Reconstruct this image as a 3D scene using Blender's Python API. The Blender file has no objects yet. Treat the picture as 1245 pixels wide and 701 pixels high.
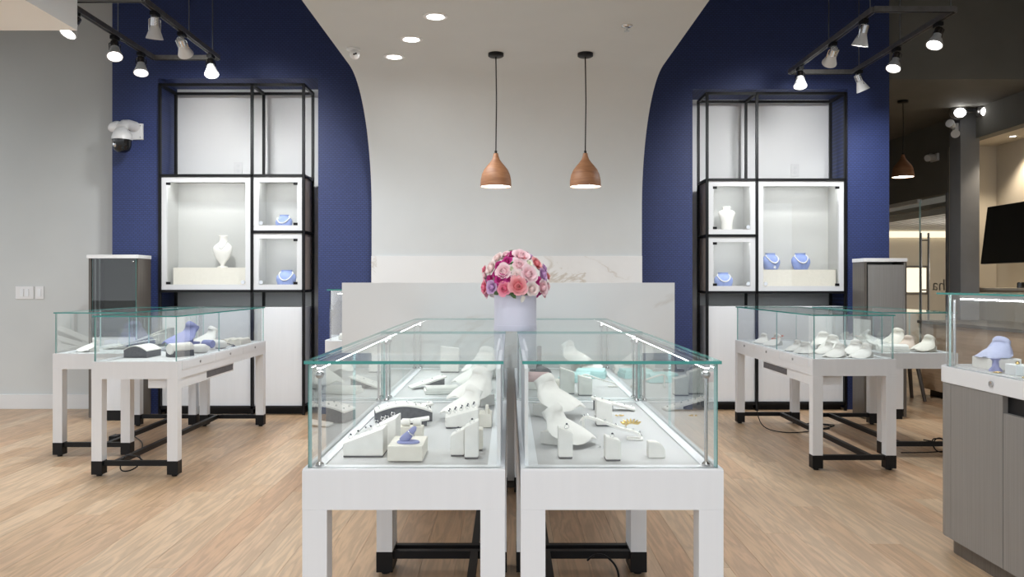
import bpy, bmesh, math, random
from mathutils import Vector, Matrix
R = math.radians
PI = math.pi
random.seed(7)
S = bpy.context.scene
C = S.collection

# ------------------------------------------------------------------ camera, world, exposure
cam_d = bpy.data.cameras.new('camera'); cam = bpy.data.objects.new('camera', cam_d); C.objects.link(cam)
cam.location = (0, 0, 1.144); cam.rotation_euler = (R(90), 0, 0)
cam_d.sensor_width = 36; cam_d.lens = 36 * 1000 / 1245
cam_d.shift_x = 3.5 / 1245; cam_d.shift_y = -7.5 / 1245
cam_d.clip_start = .05
S.camera = cam
S.view_settings.view_transform = 'Standard'; S.view_settings.look = 'None'
S.view_settings.gamma = 1; S.view_settings.use_curve_mapping = False
S.view_settings.exposure = 0.12
W = bpy.data.worlds.new('daylight'); S.world = W; W.use_nodes = True
W.node_tree.nodes['Background'].inputs[0].default_value = (.90, .95, 1, 1)
W.node_tree.nodes['Background'].inputs[1].default_value = 1.6
S.cycles.max_bounces = 9; S.cycles.diffuse_bounces = 5; S.cycles.glossy_bounces = 4
S.cycles.transparent_max_bounces = 48; S.cycles.transmission_bounces = 4
S.cycles.caustics_reflective = False; S.cycles.caustics_refractive = False
S.cycles.sample_clamp_indirect = 4

def lamp(name, kind, loc, energy, size=.1, color=(.97, .985, 1), rot=(0, 0, 0), spot=None, blend=.6, parent=None):
    d = bpy.data.lights.new(name, kind); d.energy = energy; d.color = color
    if kind == 'AREA': d.size = size; d.shape = 'DISK'
    else: d.shadow_soft_size = size
    if spot: d.spot_size = R(spot); d.spot_blend = blend
    o = bpy.data.objects.new(name, d); C.objects.link(o); o.location = loc; o.rotation_euler = rot
    if parent: o.parent = parent
    return o
# downlights of the white canopy (three show, the unseen rest are added for broad light)
for x, y in ((-.44, 4.92), (-.64, 5.38), (-.81, 5.80), (.55, 3.4), (-.44, 3.4), (.55, 1.6), (-.44, 1.6), (.1, .2)):
    lamp('downlight_and_fill_lamp', 'AREA', (x, y, 2.70), 8, .12, rot=(0, 0, 0))

# ------------------------------------------------------------------ materials
def mat(name, col, rough=.5, metal=0, emit=None, estr=0, spec=None, coat=0):
    m = bpy.data.materials.new(name); m.use_nodes = True
    b = m.node_tree.nodes['Principled BSDF']
    b.inputs['Base Color'].default_value = (*col, 1); b.inputs['Roughness'].default_value = rough
    b.inputs['Metallic'].default_value = metal
    if spec is not None: b.inputs['Specular IOR Level'].default_value = spec
    if coat: b.inputs['Coat Weight'].default_value = coat
    if emit: b.inputs['Emission Color'].default_value = (*emit, 1); b.inputs['Emission Strength'].default_value = estr
    return m
def nodes(m): return m.node_tree.nodes, m.node_tree.links, m.node_tree.nodes['Principled BSDF']
def textured(name, cols, scale=(1, 1, 1), nscale=5, detail=6, rough=.5, metal=0, bump=0, pos=(.3, .7), coord='Object', distort=0, rand=False, spec=None):
    m = mat(name, cols[0], rough, metal, spec=spec); N, L, b = nodes(m)
    tc = N.new('ShaderNodeTexCoord'); mp = N.new('ShaderNodeMapping'); mp.inputs['Scale'].default_value = scale
    L.new(tc.outputs[coord], mp.inputs['Vector'])
    vec = mp.outputs['Vector']
    if rand:
        oi = N.new('ShaderNodeObjectInfo'); ml = N.new('ShaderNodeMath'); ml.operation = 'MULTIPLY'; ml.inputs[1].default_value = 137
        L.new(oi.outputs['Random'], ml.inputs[0]); ad = N.new('ShaderNodeVectorMath'); ad.operation = 'ADD'
        L.new(vec, ad.inputs[0]); L.new(ml.outputs[0], ad.inputs[1]); vec = ad.outputs[0]
    n = N.new('ShaderNodeTexNoise'); n.inputs['Scale'].default_value = nscale; n.inputs['Detail'].default_value = detail
    n.inputs['Distortion'].default_value = distort
    L.new(vec, n.inputs['Vector'])
    r = N.new('ShaderNodeValToRGB'); r.color_ramp.elements[0].position = pos[0]; r.color_ramp.elements[1].position = pos[1]
    r.color_ramp.elements[0].color = (*cols[0], 1); r.color_ramp.elements[1].color = (*cols[1], 1)
    L.new(n.outputs['Fac'], r.inputs['Fac']); L.new(r.outputs['Color'], b.inputs['Base Color'])
    if bump:
        bp = N.new('ShaderNodeBump'); bp.inputs['Strength'].default_value = bump; bp.inputs['Distance'].default_value = .01
        L.new(n.outputs['Fac'], bp.inputs['Height']); L.new(bp.outputs['Normal'], b.inputs['Normal'])
    return m
M = {}
M['plaster'] = textured('white_plaster', ((.60, .625, .63), (.625, .65, .655)), nscale=3, rough=.85)
M['grey_wall'] = textured('grey_wall_paint', ((.60, .62, .615), (.63, .65, .64)), nscale=2, rough=.8)
M['niche_wall'] = textured('niche_wall_paint', ((.83, .835, .83), (.86, .865, .86)), nscale=2, rough=.8)
M['cab_in'] = mat('cabinet_lining', (.52, .52, .505), .6)
M['cab_door'] = mat('cabinet_door_lacquer', (.66, .67, .68), .45)
M['soffit'] = mat('soffit_paint', (.93, .95, .96), .8)
M['black_ceiling'] = textured('black_ceiling_paint', ((.012, .012, .013), (.02, .02, .021)), nscale=4, rough=.9)
M['charcoal'] = textured('charcoal_wall_paint', ((.17, .166, .148), (.19, .185, .165)), nscale=3, rough=.8)
M['column'] = textured('column_paint', ((.20, .205, .215), (.22, .225, .235)), nscale=6, rough=.6)
M['cream'] = textured('cream_wall_paint', ((.62, .57, .48), (.66, .60, .50)), nscale=2, rough=.8)
M['baseboard'] = mat('baseboard_white', (.74, .75, .75), .5)
M['white'] = textured('white_lacquer', ((.765, .79, .82), (.785, .81, .84)), scale=(1, 1, .05), nscale=45, rough=.45)
M['white_plain'] = mat('white_plain', (.81, .83, .85), .45)
M['offwhite'] = textured('white_leatherette', ((.80, .78, .74), (.85, .83, .79)), nscale=40, rough=.6, bump=.05)
M['cream_pad'] = textured('cream_leatherette', ((.76, .72, .64), (.81, .77, .69)), nscale=40, rough=.6, bump=.05)
M['deck'] = textured('grey_deck_fabric', ((.54, .54, .54), (.59, .59, .59)), nscale=300, rough=.9, bump=.05)
M['black_metal'] = mat('black_metal', (.006, .006, .007), .45, spec=.25)
M['dark_pad'] = textured('dark_grey_suede', ((.09, .09, .10), (.13, .13, .14)), nscale=80, rough=.8)
M['chrome'] = mat('chrome', (.62, .62, .63), .15, 1)
M['steel'] = mat('steel', (.45, .45, .46), .3, 1)
M['rail'] = textured('dark_bronze_rail', ((.22, .21, .20), (.28, .27, .26)), scale=(1, 1, 1), nscale=30, rough=.35, metal=.7)
M['gold'] = mat('gold', (.75, .55, .22), .25, 1)
M['silver'] = mat('silver', (.8, .8, .8), .2, 1)
M['gem'] = mat('dark_gem', (.03, .03, .05), .08)
M['pearl'] = mat('pearl', (.88, .87, .84), .2, coat=.5)
M['blue_velvet'] = textured('blue_velvet', ((.22, .30, .62), (.30, .38, .72)), nscale=30, rough=.8)
M['lavender_velvet'] = textured('lavender_velvet', ((.25, .27, .50), (.31, .33, .57)), nscale=30, rough=.75)
M['lavender_pale'] = textured('pale_lavender_velvet', ((.42, .46, .66), (.50, .54, .74)), nscale=30, rough=.6)
M['lavender_box'] = mat('lavender_box', (.76, .745, .87), .55)
M['teal_pad'] = textured('teal_leatherette', ((.42, .68, .68), (.50, .75, .74)), nscale=30, rough=.6)
M['black'] = mat('black_gloss', (.006, .006, .007), .15)
M['screen'] = mat('black_screen', (.004, .004, .004), .12)
M['plastic_white'] = mat('white_plastic', (.78, .78, .78), .35)
M['glow'] = mat('lamp_glow', (1, 1, 1), .5, emit=(1, .98, .95), estr=9)
M['glow_soft'] = mat('led_glow', (1, 1, 1), .5, emit=(.97, .985, 1), estr=34)
M['glow_cab'] = mat('cabinet_led_glow', (1, 1, 1), .5, emit=(.96, .98, 1), estr=24)
M['glow_warm'] = mat('warm_glow', (1, .9, .7), .5, emit=(1, .92, .74), estr=1.0)
M['shade_in'] = mat('lamp_shade_inside', (.85, .83, .80), .5)
M['side_wood'] = textured('pinkish_maple_panel', ((.62, .52, .45), (.68, .58, .50)), scale=(8, 8, .6), nscale=6, rough=.5)
M['tower_in'] = mat('tower_back', (.22, .225, .215), .5)
M['green'] = mat('leaf_green', (.10, .20, .07), .6)
M['laminate'] = textured('dark_brushed_laminate', ((.225, .217, .208), (.262, .254, .244)), scale=(60, 60, .8), nscale=2.5, detail=4, rough=.42)
M['laminate_dk'] = textured('brown_brushed_laminate', ((.085, .074, .064), (.13, .115, .10)), scale=(60, 60, .8), nscale=2.5, detail=4, rough=.42)
M['desk_wood'] = textured('oak_desk_panel', ((.50, .34, .21), (.62, .44, .29)), scale=(6, .8, 12), nscale=4, rough=.45)
M['pendant_wood'] = textured('turned_walnut_wood', ((.24, .10, .042), (.36, .17, .08)), scale=(1.5, 1.5, 9), nscale=4.5, detail=8, rough=.5, distort=1.2, rand=True)

# oak boards
def oak():
    m = mat('oak_boards', (.6, .4, .25), .36, spec=.45); N, L, b = nodes(m)
    tc = N.new('ShaderNodeTexCoord'); oi = N.new('ShaderNodeObjectInfo'); ge = N.new('ShaderNodeNewGeometry')
    ad0 = N.new('ShaderNodeMath'); ad0.operation = 'ADD'; L.new(oi.outputs['Random'], ad0.inputs[0]); L.new(ge.outputs['Random Per Island'], ad0.inputs[1])
    fr = N.new('ShaderNodeMath'); fr.operation = 'FRACT'; L.new(ad0.outputs[0], fr.inputs[0])
    ml = N.new('ShaderNodeMath'); ml.operation = 'MULTIPLY'; ml.inputs[1].default_value = 91; L.new(fr.outputs[0], ml.inputs[0])
    ad = N.new('ShaderNodeVectorMath'); ad.operation = 'ADD'; L.new(tc.outputs['Object'], ad.inputs[0]); L.new(ml.outputs[0], ad.inputs[1])
    mp = N.new('ShaderNodeMapping'); mp.inputs['Scale'].default_value = (11, .95, 11); L.new(ad.outputs[0], mp.inputs['Vector'])
    n = N.new('ShaderNodeTexNoise'); n.inputs['Scale'].default_value = 1.4; n.inputs['Detail'].default_value = 3; n.inputs['Distortion'].default_value = .4
    L.new(mp.outputs[0], n.inputs['Vector'])
    # cathedral grain: rings of the distorted noise
    rg = N.new('ShaderNodeMath'); rg.operation = 'MULTIPLY'; rg.inputs[1].default_value = 34; L.new(n.outputs['Fac'], rg.inputs[0])
    sn = N.new('ShaderNodeMath'); sn.operation = 'SINE'; L.new(rg.outputs[0], sn.inputs[0])
    f = N.new('ShaderNodeTexNoise'); f.inputs['Scale'].default_value = 8; f.inputs['Detail'].default_value = 5; L.new(mp.outputs[0], f.inputs['Vector'])
    base = N.new('ShaderNodeValToRGB')
    e = base.color_ramp.elements
    e[0].position = 0; e[0].color = (.54, .345, .20, 1); e[1].position = 1; e[1].color = (.66, .48, .315, 1)
    for p, c in ((.3, (.62, .44, .28, 1)), (.55, (.57, .365, .22, 1)), (.8, (.64, .46, .30, 1))):
        k = e.new(p); k.color = c
    L.new(fr.outputs[0], base.inputs['Fac'])
    g = N.new('ShaderNodeMapRange'); g.inputs['From Min'].default_value = -1; g.inputs['From Max'].default_value = 1
    g.inputs['To Min'].default_value = .83; g.inputs['To Max'].default_value = 1.05; L.new(sn.outputs[0], g.inputs['Value'])
    g2 = N.new('ShaderNodeMapRange'); g2.inputs['From Min'].default_value = .3; g2.inputs['From Max'].default_value = .7
    g2.inputs['To Min'].default_value = .93; g2.inputs['To Max'].default_value = 1.06; L.new(f.outputs['Fac'], g2.inputs['Value'])
    mm = N.new('ShaderNodeMath'); mm.operation = 'MULTIPLY'; L.new(g.outputs[0], mm.inputs[0]); L.new(g2.outputs[0], mm.inputs[1])
    vm = N.new('ShaderNodeVectorMath'); vm.operation = 'SCALE'; L.new(base.outputs[0], vm.inputs[0]); L.new(mm.outputs[0], vm.inputs['Scale'])
    L.new(vm.outputs[0], b.inputs['Base Color'])
    bp = N.new('ShaderNodeBump'); bp.inputs['Strength'].default_value = .06; bp.inputs['Distance'].default_value = .002
    L.new(sn.outputs[0], bp.inputs['Height']); L.new(bp.outputs[0], b.inputs['Normal'])
    return m
M['oak'] = oak()
def wallpaper():
    m = mat('navy_wallpaper', (.03, .04, .14), .55); N, L, b = nodes(m)
    tc = N.new('ShaderNodeTexCoord'); mp = N.new('ShaderNodeMapping'); mp.inputs['Rotation'].default_value = (R(90), 0, 0)
    L.new(tc.outputs['Object'], mp.inputs['Vector'])
    br = N.new('ShaderNodeTexBrick'); br.inputs['Scale'].default_value = 1
    br.inputs['Brick Width'].default_value = .034; br.inputs['Row Height'].default_value = .017; br.inputs['Mortar Size'].default_value = .0028
    br.inputs['Color1'].default_value = (.026, .044, .155, 1); br.inputs['Color2'].default_value = (.031, .052, .178, 1); br.inputs['Mortar'].default_value = (.016, .026, .085, 1)
    L.new(mp.outputs[0], br.inputs['Vector']); L.new(br.outputs['Color'], b.inputs['Base Color'])
    bp = N.new('ShaderNodeBump'); bp.inputs['Strength'].default_value = .25; bp.inputs['Distance'].default_value = .003; bp.invert = True
    L.new(br.outputs['Fac'], bp.inputs['Height']); L.new(bp.outputs[0], b.inputs['Normal'])
    return m
M['navy'] = wallpaper()
M['added_ground'] = textured('added_ground_concrete', ((.30, .30, .29), (.38, .38, .37)), nscale=2, rough=.9)
def marble():
    m = mat('veined_white_marble', (.8, .8, .79), .28); N, L, b = nodes(m)
    tc = N.new('ShaderNodeTexCoord'); mp = N.new('ShaderNodeMapping'); mp.inputs['Scale'].default_value = (1, 1, 1.5); mp.inputs['Rotation'].default_value = (0, R(35), 0)
    L.new(tc.outputs['Object'], mp.inputs['Vector'])
    n = N.new('ShaderNodeTexNoise'); n.inputs['Scale'].default_value = 1.7; n.inputs['Detail'].default_value = 9; n.inputs['Distortion'].default_value = .9; n.inputs['Roughness'].default_value = .55
    L.new(mp.outputs[0], n.inputs['Vector'])
    sb = N.new('ShaderNodeMath'); sb.operation = 'SUBTRACT'; sb.inputs[1].default_value = .5; L.new(n.outputs['Fac'], sb.inputs[0])
    ab = N.new('ShaderNodeMath'); ab.operation = 'ABSOLUTE'; L.new(sb.outputs[0], ab.inputs[0])
    r = N.new('ShaderNodeValToRGB'); e = r.color_ramp.elements
    e[0].position = 0; e[0].color = (.52, .48, .42, 1); e[1].position = .02; e[1].color = (.71, .715, .71, 1)
    k = e.new(.2); k.color = (.75, .76, .76, 1)
    L.new(ab.outputs[0], r.inputs['Fac'])
    n2 = N.new('ShaderNodeTexNoise'); n2.inputs['Scale'].default_value = 1.1; n2.inputs['Detail'].default_value = 2; L.new(mp.outputs[0], n2.inputs['Vector'])
    mr = N.new('ShaderNodeMapRange'); mr.inputs['From Min'].default_value = .5; mr.inputs['From Max'].default_value = .62; L.new(n2.outputs['Fac'], mr.inputs['Value'])
    mx = N.new('ShaderNodeMix'); mx.data_type = 'RGBA'; L.new(mr.outputs[0], mx.inputs['Factor'])
    mx.inputs['A'].default_value = (.735, .745, .745, 1); L.new(r.outputs[0], mx.inputs['B'])
    L.new(mx.outputs['Result'], b.inputs['Base Color'])
    return m
M['marble'] = marble()
def glass(name, tint=(.985, .995, .992), ior=1.45, k=1.7):
    m = bpy.data.materials.new(name); m.use_nodes = True; N = m.node_tree.nodes; L = m.node_tree.links; N.clear()
    o = N.new('ShaderNodeOutputMaterial'); mx = N.new('ShaderNodeMixShader'); t = N.new('ShaderNodeBsdfTransparent'); g = N.new('ShaderNodeBsdfGlossy')
    fr = N.new('ShaderNodeFresnel'); fr.inputs['IOR'].default_value = ior
    ge = N.new('ShaderNodeNewGeometry'); ml = N.new('ShaderNodeMath'); ml.operation = 'SUBTRACT'; ml.inputs[0].default_value = 1
    L.new(ge.outputs['Backfacing'], ml.inputs[1]); m2 = N.new('ShaderNodeMath'); m2.operation = 'MULTIPLY'
    L.new(fr.outputs[0], m2.inputs[0]); L.new(ml.outputs[0], m2.inputs[1])
    m3 = N.new('ShaderNodeMath'); m3.operation = 'MULTIPLY'; m3.inputs[1].default_value = k; m3.use_clamp = True; L.new(m2.outputs[0], m3.inputs[0]); m2 = m3
    t.inputs[0].default_value = (*tint, 1); g.inputs['Roughness'].default_value = .0; g.inputs['Color'].default_value = (1, 1, 1, 1)
    L.new(m2.outputs[0], mx.inputs[0]); L.new(t.outputs[0], mx.inputs[1]); L.new(g.outputs[0], mx.inputs[2]); L.new(mx.outputs[0], o.inputs[0])
    return m
M['glass'] = glass('clear_glass')
M['glass_top'] = glass('clear_glass_top', (.97, .99, .985), 1.36, .8)
M['glass_cab'] = glass('cabinet_glass', (.985, .99, .985), 1.4)
M['glass_dark'] = glass('smoked_glass', (.55, .57, .55))
M['teal_edge'] = mat('green_glass_edge', (.055, .30, .275), .25)
M['pale_edge'] = mat('pale_glass_edge', (.42, .62, .62), .25)
M['frost'] = mat('frosted_lettering', (.36, .35, .31), .7)

# ------------------------------------------------------------------ mesh helpers
def box(bm, x0, x1, y0, y1, z0, z1, mi=0):
    vs = [bm.verts.new((x, y, z)) for z in (z0, z1) for y in (y0, y1) for x in (x0, x1)]
    for f in ((0, 2, 3, 1), (4, 5, 7, 6), (0, 1, 5, 4), (2, 6, 7, 3), (0, 4, 6, 2), (1, 3, 7, 5)):
        fc = bm.faces.new([vs[i] for i in f]); fc.material_index = mi
    return vs
def B(x0, x1, y0, y1, z0, z1, bev=0):
    bm = bmesh.new(); box(bm, min(x0, x1), max(x0, x1), min(y0, y1), max(y0, y1), min(z0, z1), max(z0, z1))
    if bev: bmesh.ops.bevel(bm, geom=bm.edges[:], offset=bev, segments=2, affect='EDGES', profile=.6)
    return bm
def pane(x0, x1, y0, y1, z0, z1):
    """glass slab: the two big faces slot 0, the rims slot 1"""
    bm = bmesh.new(); box(bm, x0, x1, y0, y1, z0, z1)
    ax = min(range(3), key=lambda i: (x1 - x0, y1 - y0, z1 - z0)[i]); bm.normal_update()
    for f in bm.faces: f.material_index = 0 if abs(f.normal[ax]) > .5 else 1
    return bm
def tube(bm, pts, r, n=8, closed=False, cap=True):
    pts = [Vector(p) for p in pts]; rings = []; up = None
    rs = r if isinstance(r, (list, tuple)) else [r] * len(pts)
    for i, p in enumerate(pts):
        if closed: t = pts[(i + 1) % len(pts)] - pts[i - 1]
        else: t = pts[min(i + 1, len(pts) - 1)] - pts[max(i - 1, 0)]
        t.normalize()
        if up is None: up = Vector((0, 0, 1)) if abs(t.z) < .9 else Vector((1, 0, 0))
        a = t.cross(up)
        if a.length < 1e-4: a = t.cross(Vector((1, 0, 0)) if abs(t.x) < .9 else Vector((0, 1, 0)))
        a.normalize(); b = a.cross(t); up = b
        rings.append([bm.verts.new(p + (a * math.cos(2 * PI * k / n) + b * math.sin(2 * PI * k / n)) * rs[i]) for k in range(n)])
    m = len(rings)
    for i in range(m if closed else m - 1):
        for k in range(n):
            bm.faces.new([rings[i][k], rings[i][(k + 1) % n], rings[(i + 1) % m][(k + 1) % n], rings[(i + 1) % m][k]])
    if not closed and cap:
        bm.faces.new(rings[0]); bm.faces.new(rings[-1][::-1])
    return bm
def T_(pts, r, n=8, closed=False): return tube(bmesh.new(), pts, r, n, closed)
def lathe(prof, n=32, bm=None, off=(0, 0, 0), sx=1, sy=1):
    bm = bm or bmesh.new(); rings = []
    for r, z in prof:
        if r < 1e-5: rings.append([bm.verts.new((off[0], off[1], off[2] + z))])
        else: rings.append([bm.verts.new((off[0] + sx * r * math.cos(2 * PI * k / n), off[1] + sy * r * math.sin(2 * PI * k / n), off[2] + z)) for k in range(n)])
    for a, b in zip(rings, rings[1:]):
        for k in range(n):
            k2 = (k + 1) % n
            if len(a) == 1 and len(b) == 1: continue
            if len(a) == 1: bm.faces.new([a[0], b[k2], b[k]])
            elif len(b) == 1: bm.faces.new([a[k], a[k2], b[0]])
            else: bm.faces.new([a[k], a[k2], b[k2], b[k]])
    return bm
def loft(rings, cap=True):
    bm = bmesh.new(); vr = [[bm.verts.new(p) for p in r] for r in rings]; n = len(vr[0])
    for a, b in zip(vr, vr[1:]):
        for k in range(n): bm.faces.new([a[k], a[(k + 1) % n], b[(k + 1) % n], b[k]])
    if cap: bm.faces.new(vr[0][::-1]); bm.faces.new(vr[-1])
    return bm
def prism(poly, a0, a1, axis='x', bev=0):
    """extrude a 2-D outline along an axis; the outline is (y,z), (x,z) or (x,y)"""
    bm = bmesh.new()
    def P(u, v, a): return {'x': (a, u, v), 'y': (u, a, v), 'z': (u, v, a)}[axis]
    A = [bm.verts.new(P(u, v, a0)) for u, v in poly]; Bv = [bm.verts.new(P(u, v, a1)) for u, v in poly]; n = len(poly)
    bm.faces.new(A[::-1]); bm.faces.new(Bv)
    for i in range(n): bm.faces.new([A[i], A[(i + 1) % n], Bv[(i + 1) % n], Bv[i]])
    bmesh.ops.recalc_face_normals(bm, faces=bm.faces[:])
    if bev: bmesh.ops.bevel(bm, geom=bm.edges[:], offset=bev, segments=2, affect='EDGES')
    return bm
def sphere(bm, c, r, u=16, v=10, sc=(1, 1, 1)):
    mt = Matrix.Translation(c) @ Matrix.Diagonal((r * sc[0], r * sc[1], r * sc[2], 1))
    bmesh.ops.create_uvsphere(bm, u_segments=u, v_segments=v, radius=1, matrix=mt); return bm
def rot(bm, angle, axis, c=(0, 0, 0)):
    bmesh.ops.rotate(bm, verts=bm.verts[:], cent=c, matrix=Matrix.Rotation(angle, 3, axis)); return bm
def mv(bm, v): bmesh.ops.translate(bm, verts=bm.verts[:], vec=v); return bm

def link(name, me, mats, parent=None, smooth=False):
    o = bpy.data.objects.new(name, me); C.objects.link(o)
    for m in (mats if isinstance(mats, (list, tuple)) else [mats]): me.materials.append(M[m] if isinstance(m, str) else m)
    if parent: o.parent = parent
    if smooth:
        me.polygons.foreach_set('use_smooth', [True] * len(me.polygons))
        if smooth != 'all':
            try: me.set_sharp_from_angle(angle=R(smooth if smooth is not True else 40))
            except Exception: pass
    return o
def root_loc(o):
    while o.parent: o = o.parent
    return o
def obj(name, bm, mats, parent=None, smooth=False, world=False, fix=True):
    if fix: bmesh.ops.recalc_face_normals(bm, faces=bm.faces[:])
    if world and parent:
        r = root_loc(parent); mtx = (Matrix.Translation(r.location) @ r.rotation_euler.to_matrix().to_4x4()).inverted()
        bm.transform(mtx)
    me = bpy.data.meshes.new(name); bm.to_mesh(me); bm.free()
    return link(name, me, mats, parent, smooth)
def tag(o, label=None, cat=None, group=None, kind=None):
    if label: o['label'] = label
    if cat: o['category'] = cat
    if group: o['group'] = group
    if kind: o['kind'] = kind
    return o
def thing(name, label, cat, loc=(0, 0, 0), rz=0, group=None):
    o = bpy.data.objects.new(name, None); C.objects.link(o); o.empty_display_size = .05
    o.location = loc; o.rotation_euler = (0, 0, rz)
    return tag(o, label, cat, group)
def single(name, bm, mats, label, cat, loc=(0, 0, 0), rz=0, group=None, smooth=False):
    """a thing that is one mesh, built about its own base"""
    o = obj(name, bm, mats, smooth=smooth); o.location = loc; o.rotation_euler = (0, 0, rz); return tag(o, label, cat, group)
def struct(name, bm, mats, smooth=False):
    return tag(obj(name, bm, mats, smooth=smooth), kind='structure')
def copy_tree(o, parent=None):
    c = o.copy(); C.objects.link(c); c.parent = parent
    for ch in list(o.children): copy_tree(ch, c)
    return c

# ------------------------------------------------------------------ the setting
FX0, FX1, FY0, FY1 = -5.6, 8.2, -1.5, 13.4
floor = struct('floor', B(FX0, FX1, FY0, FY1, -.06, -.016), 'oak')
PW = .138; PG = .0007
variants = {}
def plank_mesh(L):
    L = round(L, 2)
    if L not in variants:
        bm = B(-PW / 2 + PG / 2, PW / 2 - PG / 2, .0006, L - .0006, -.016, 0)
        es = [e for e in bm.edges if all(v.co.z > -.001 for v in e.verts)]
        bmesh.ops.bevel(bm, geom=es, offset=.0007, segments=1, affect='EDGES')
        bmesh.ops.recalc_face_normals(bm, faces=bm.faces[:])
        me = bpy.data.meshes.new('plank'); bm.to_mesh(me); bm.free(); me.materials.append(M['oak']); variants[L] = me
    return variants[L]
rest = bmesh.new(); npl = 0
row = 0; x = FX0 + PW / 2
while x < FX1 - PW / 2 + .01:
    y = FY0 - random.choice((0, .3, .6, .9, 1.2, 1.5)); y = max(y, FY0 - 1.5)
    while y < FY1:
        L = random.choice((1.35, 1.65, 1.8, 2.1)); ya, yb = max(y, FY0), min(y + L, FY1)
        if yb - ya > .05:
            ym = (ya + yb) / 2; vis = yb > 2.9 and ya < 8.6 and -4.5 < x < 4.6 and abs(x) < .66 * yb + .1
            if vis and npl < 298 and abs((yb - ya) - L) < .01:
                o = bpy.data.objects.new('plank', plank_mesh(L)); C.objects.link(o); o.parent = floor; o.location = (x, ya, 0); npl += 1
            else: box(rest, x - PW / 2 + PG / 2, x + PW / 2 - PG / 2, ya + .0006, yb - .0006, -.016, 0)
        y += L
    x += PW; row += 1
tag(obj('outer_planks', rest, 'oak', floor), kind='stuff')

bm = bmesh.new(); box(bm, -40, 40, -40, FY0, -.2, -.05); box(bm, -40, FX0, FY0, 40, -.2, -.05)
struct('floor_added_ground', bm, 'added_ground')  # unseen ground, added to stop the bright world shining up from below
struct('wall_left', B(-5.6, -3.40, 7.45, 7.6, 0, 3.9), 'grey_wall')
struct('baseboard_left', B(-5.6, -3.452, 7.432, 7.45, 0, .132, .003), 'baseboard')
# left navy wall with its niche
bm = bmesh.new()
box(bm, -3.45, -3.05, 7.15, 7.56, 0, 3.9); box(bm, -1.66, -.6, 7.15, 7.56, 0, 3.9); box(bm, -3.05, -1.66, 7.15, 7.56, 2.915, 3.9)
struct('wall_rear_left', bm, 'navy')
struct('wall_niche_left', B(-3.45, -.6, 7.56, 7.65, 0, 3.9), 'niche_wall')
bm = bmesh.new()
box(bm, .6, 1.65, 7.4, 7.83, 0, 3.9); box(bm, 3.045, 3.42, 7.4, 7.83, 0, 3.9); box(bm, 1.65, 3.045, 7.4, 7.83, 2.88, 3.9)
struct('wall_rear_right', bm, 'navy')
struct('wall_niche_right', B(.6, 3.42, 7.83, 7.92, 0, 3.9), 'niche_wall')
# white ribbon: wall that sweeps forward into a canopy ceiling
RX0, RX1, RY, RZ, RR = -1.17, 1.13, 7.0, 2.735, .98
prof = [(RY, 0), (RY, RZ - RR)]
for i in range(1, 25):
    a = PI / 2 * i / 24; prof.append((RY - RR + RR * math.cos(a), RZ - RR + RR * math.sin(a)))
prof.append((-1.2, RZ))
th = .1; outer = [(RY + th, 0), (RY + th, RZ - RR)]
for i in range(1, 25):
    a = PI / 2 * i / 24; outer.append((RY - RR + (RR + th) * math.cos(a), RZ - RR + (RR + th) * math.sin(a)))
outer.append((-1.2, RZ + th))
struct('wall_back', prism(prof + outer[::-1], RX0, RX1, 'x'), 'plaster', smooth=30)
struct('trim_1', B(RX0, RX1, RY - .015, RY, 0, 1.368), 'marble')
struct('ceiling', B(-5.6, 8.2, -1.5, 13.4, 3.9, 4.0), 'black_ceiling')
struct('wall_front_light_block', B(-5.6, 5.6, -1.6, -1.5, 3.3, 3.9), 'plaster')  # unseen header, added to keep daylight off the upper rear walls
struct('wall_left_light_block', B(-5.7, -5.6, -1.6, 7.6, 3.3, 3.9), 'plaster')  # added out of view to cut the high daylight from the left
struct('ceiling_soffit', B(-5.6, -2.31, .4, 4.4, 2.49, 3.9), 'soffit')
# right hand zone behind the navy wall
DX = 5.04
struct('ceiling_rear', B(3.43, DX, 7.6, 13.2, 3.02, 3.9), 'charcoal')
struct('wall_right', B(DX, DX + .14, 9.46, 13.2, 2.175, 3.9), 'charcoal')
struct('wall_fascia', B(DX, DX + .14, -1.5, 9.46, 2.70, 3.9), 'charcoal')
struct('ceiling_alcove', B(DX + .14, 5.6, -1.5, 9.4, 2.70, 2.8), 'cream')
struct('wall_alcove', B(5.57, 5.67, -1.5, 9.46, 0, 2.70), 'cream')
struct('wall_alcove_end', B(DX + .02, 5.57, 9.4, 9.46, 0, 2.70), 'cream')
struct('wall_rear_far', B(3.0, 8.2, 13.2, 13.3, 0, 3.9), 'cream')
struct('wall_office', B(7.9, 8.0, 9.46, 13.2, 0, 2.9), 'cream')
struct('wall_partition', B(3.3, 3.42, 7.92, 13.2, 0, 3.9), 'charcoal')
ofc = struct('ceiling_office', B(DX + .14, 7.9, 9.62, 13.2, 2.05, 2.1), 'tower_in')
for i in range(18):
    o = obj('slat', B(-.035, .035, 9.62, 13.1, 1.97, 2.05), 'baseboard', ofc); o.location = (5.3 + i * .145, 0, 0)
struct('wall_column', B(4.872, 5.08, 8.88, 9.1, 0, 3.02, .006), 'column')
col2 = None
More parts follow.
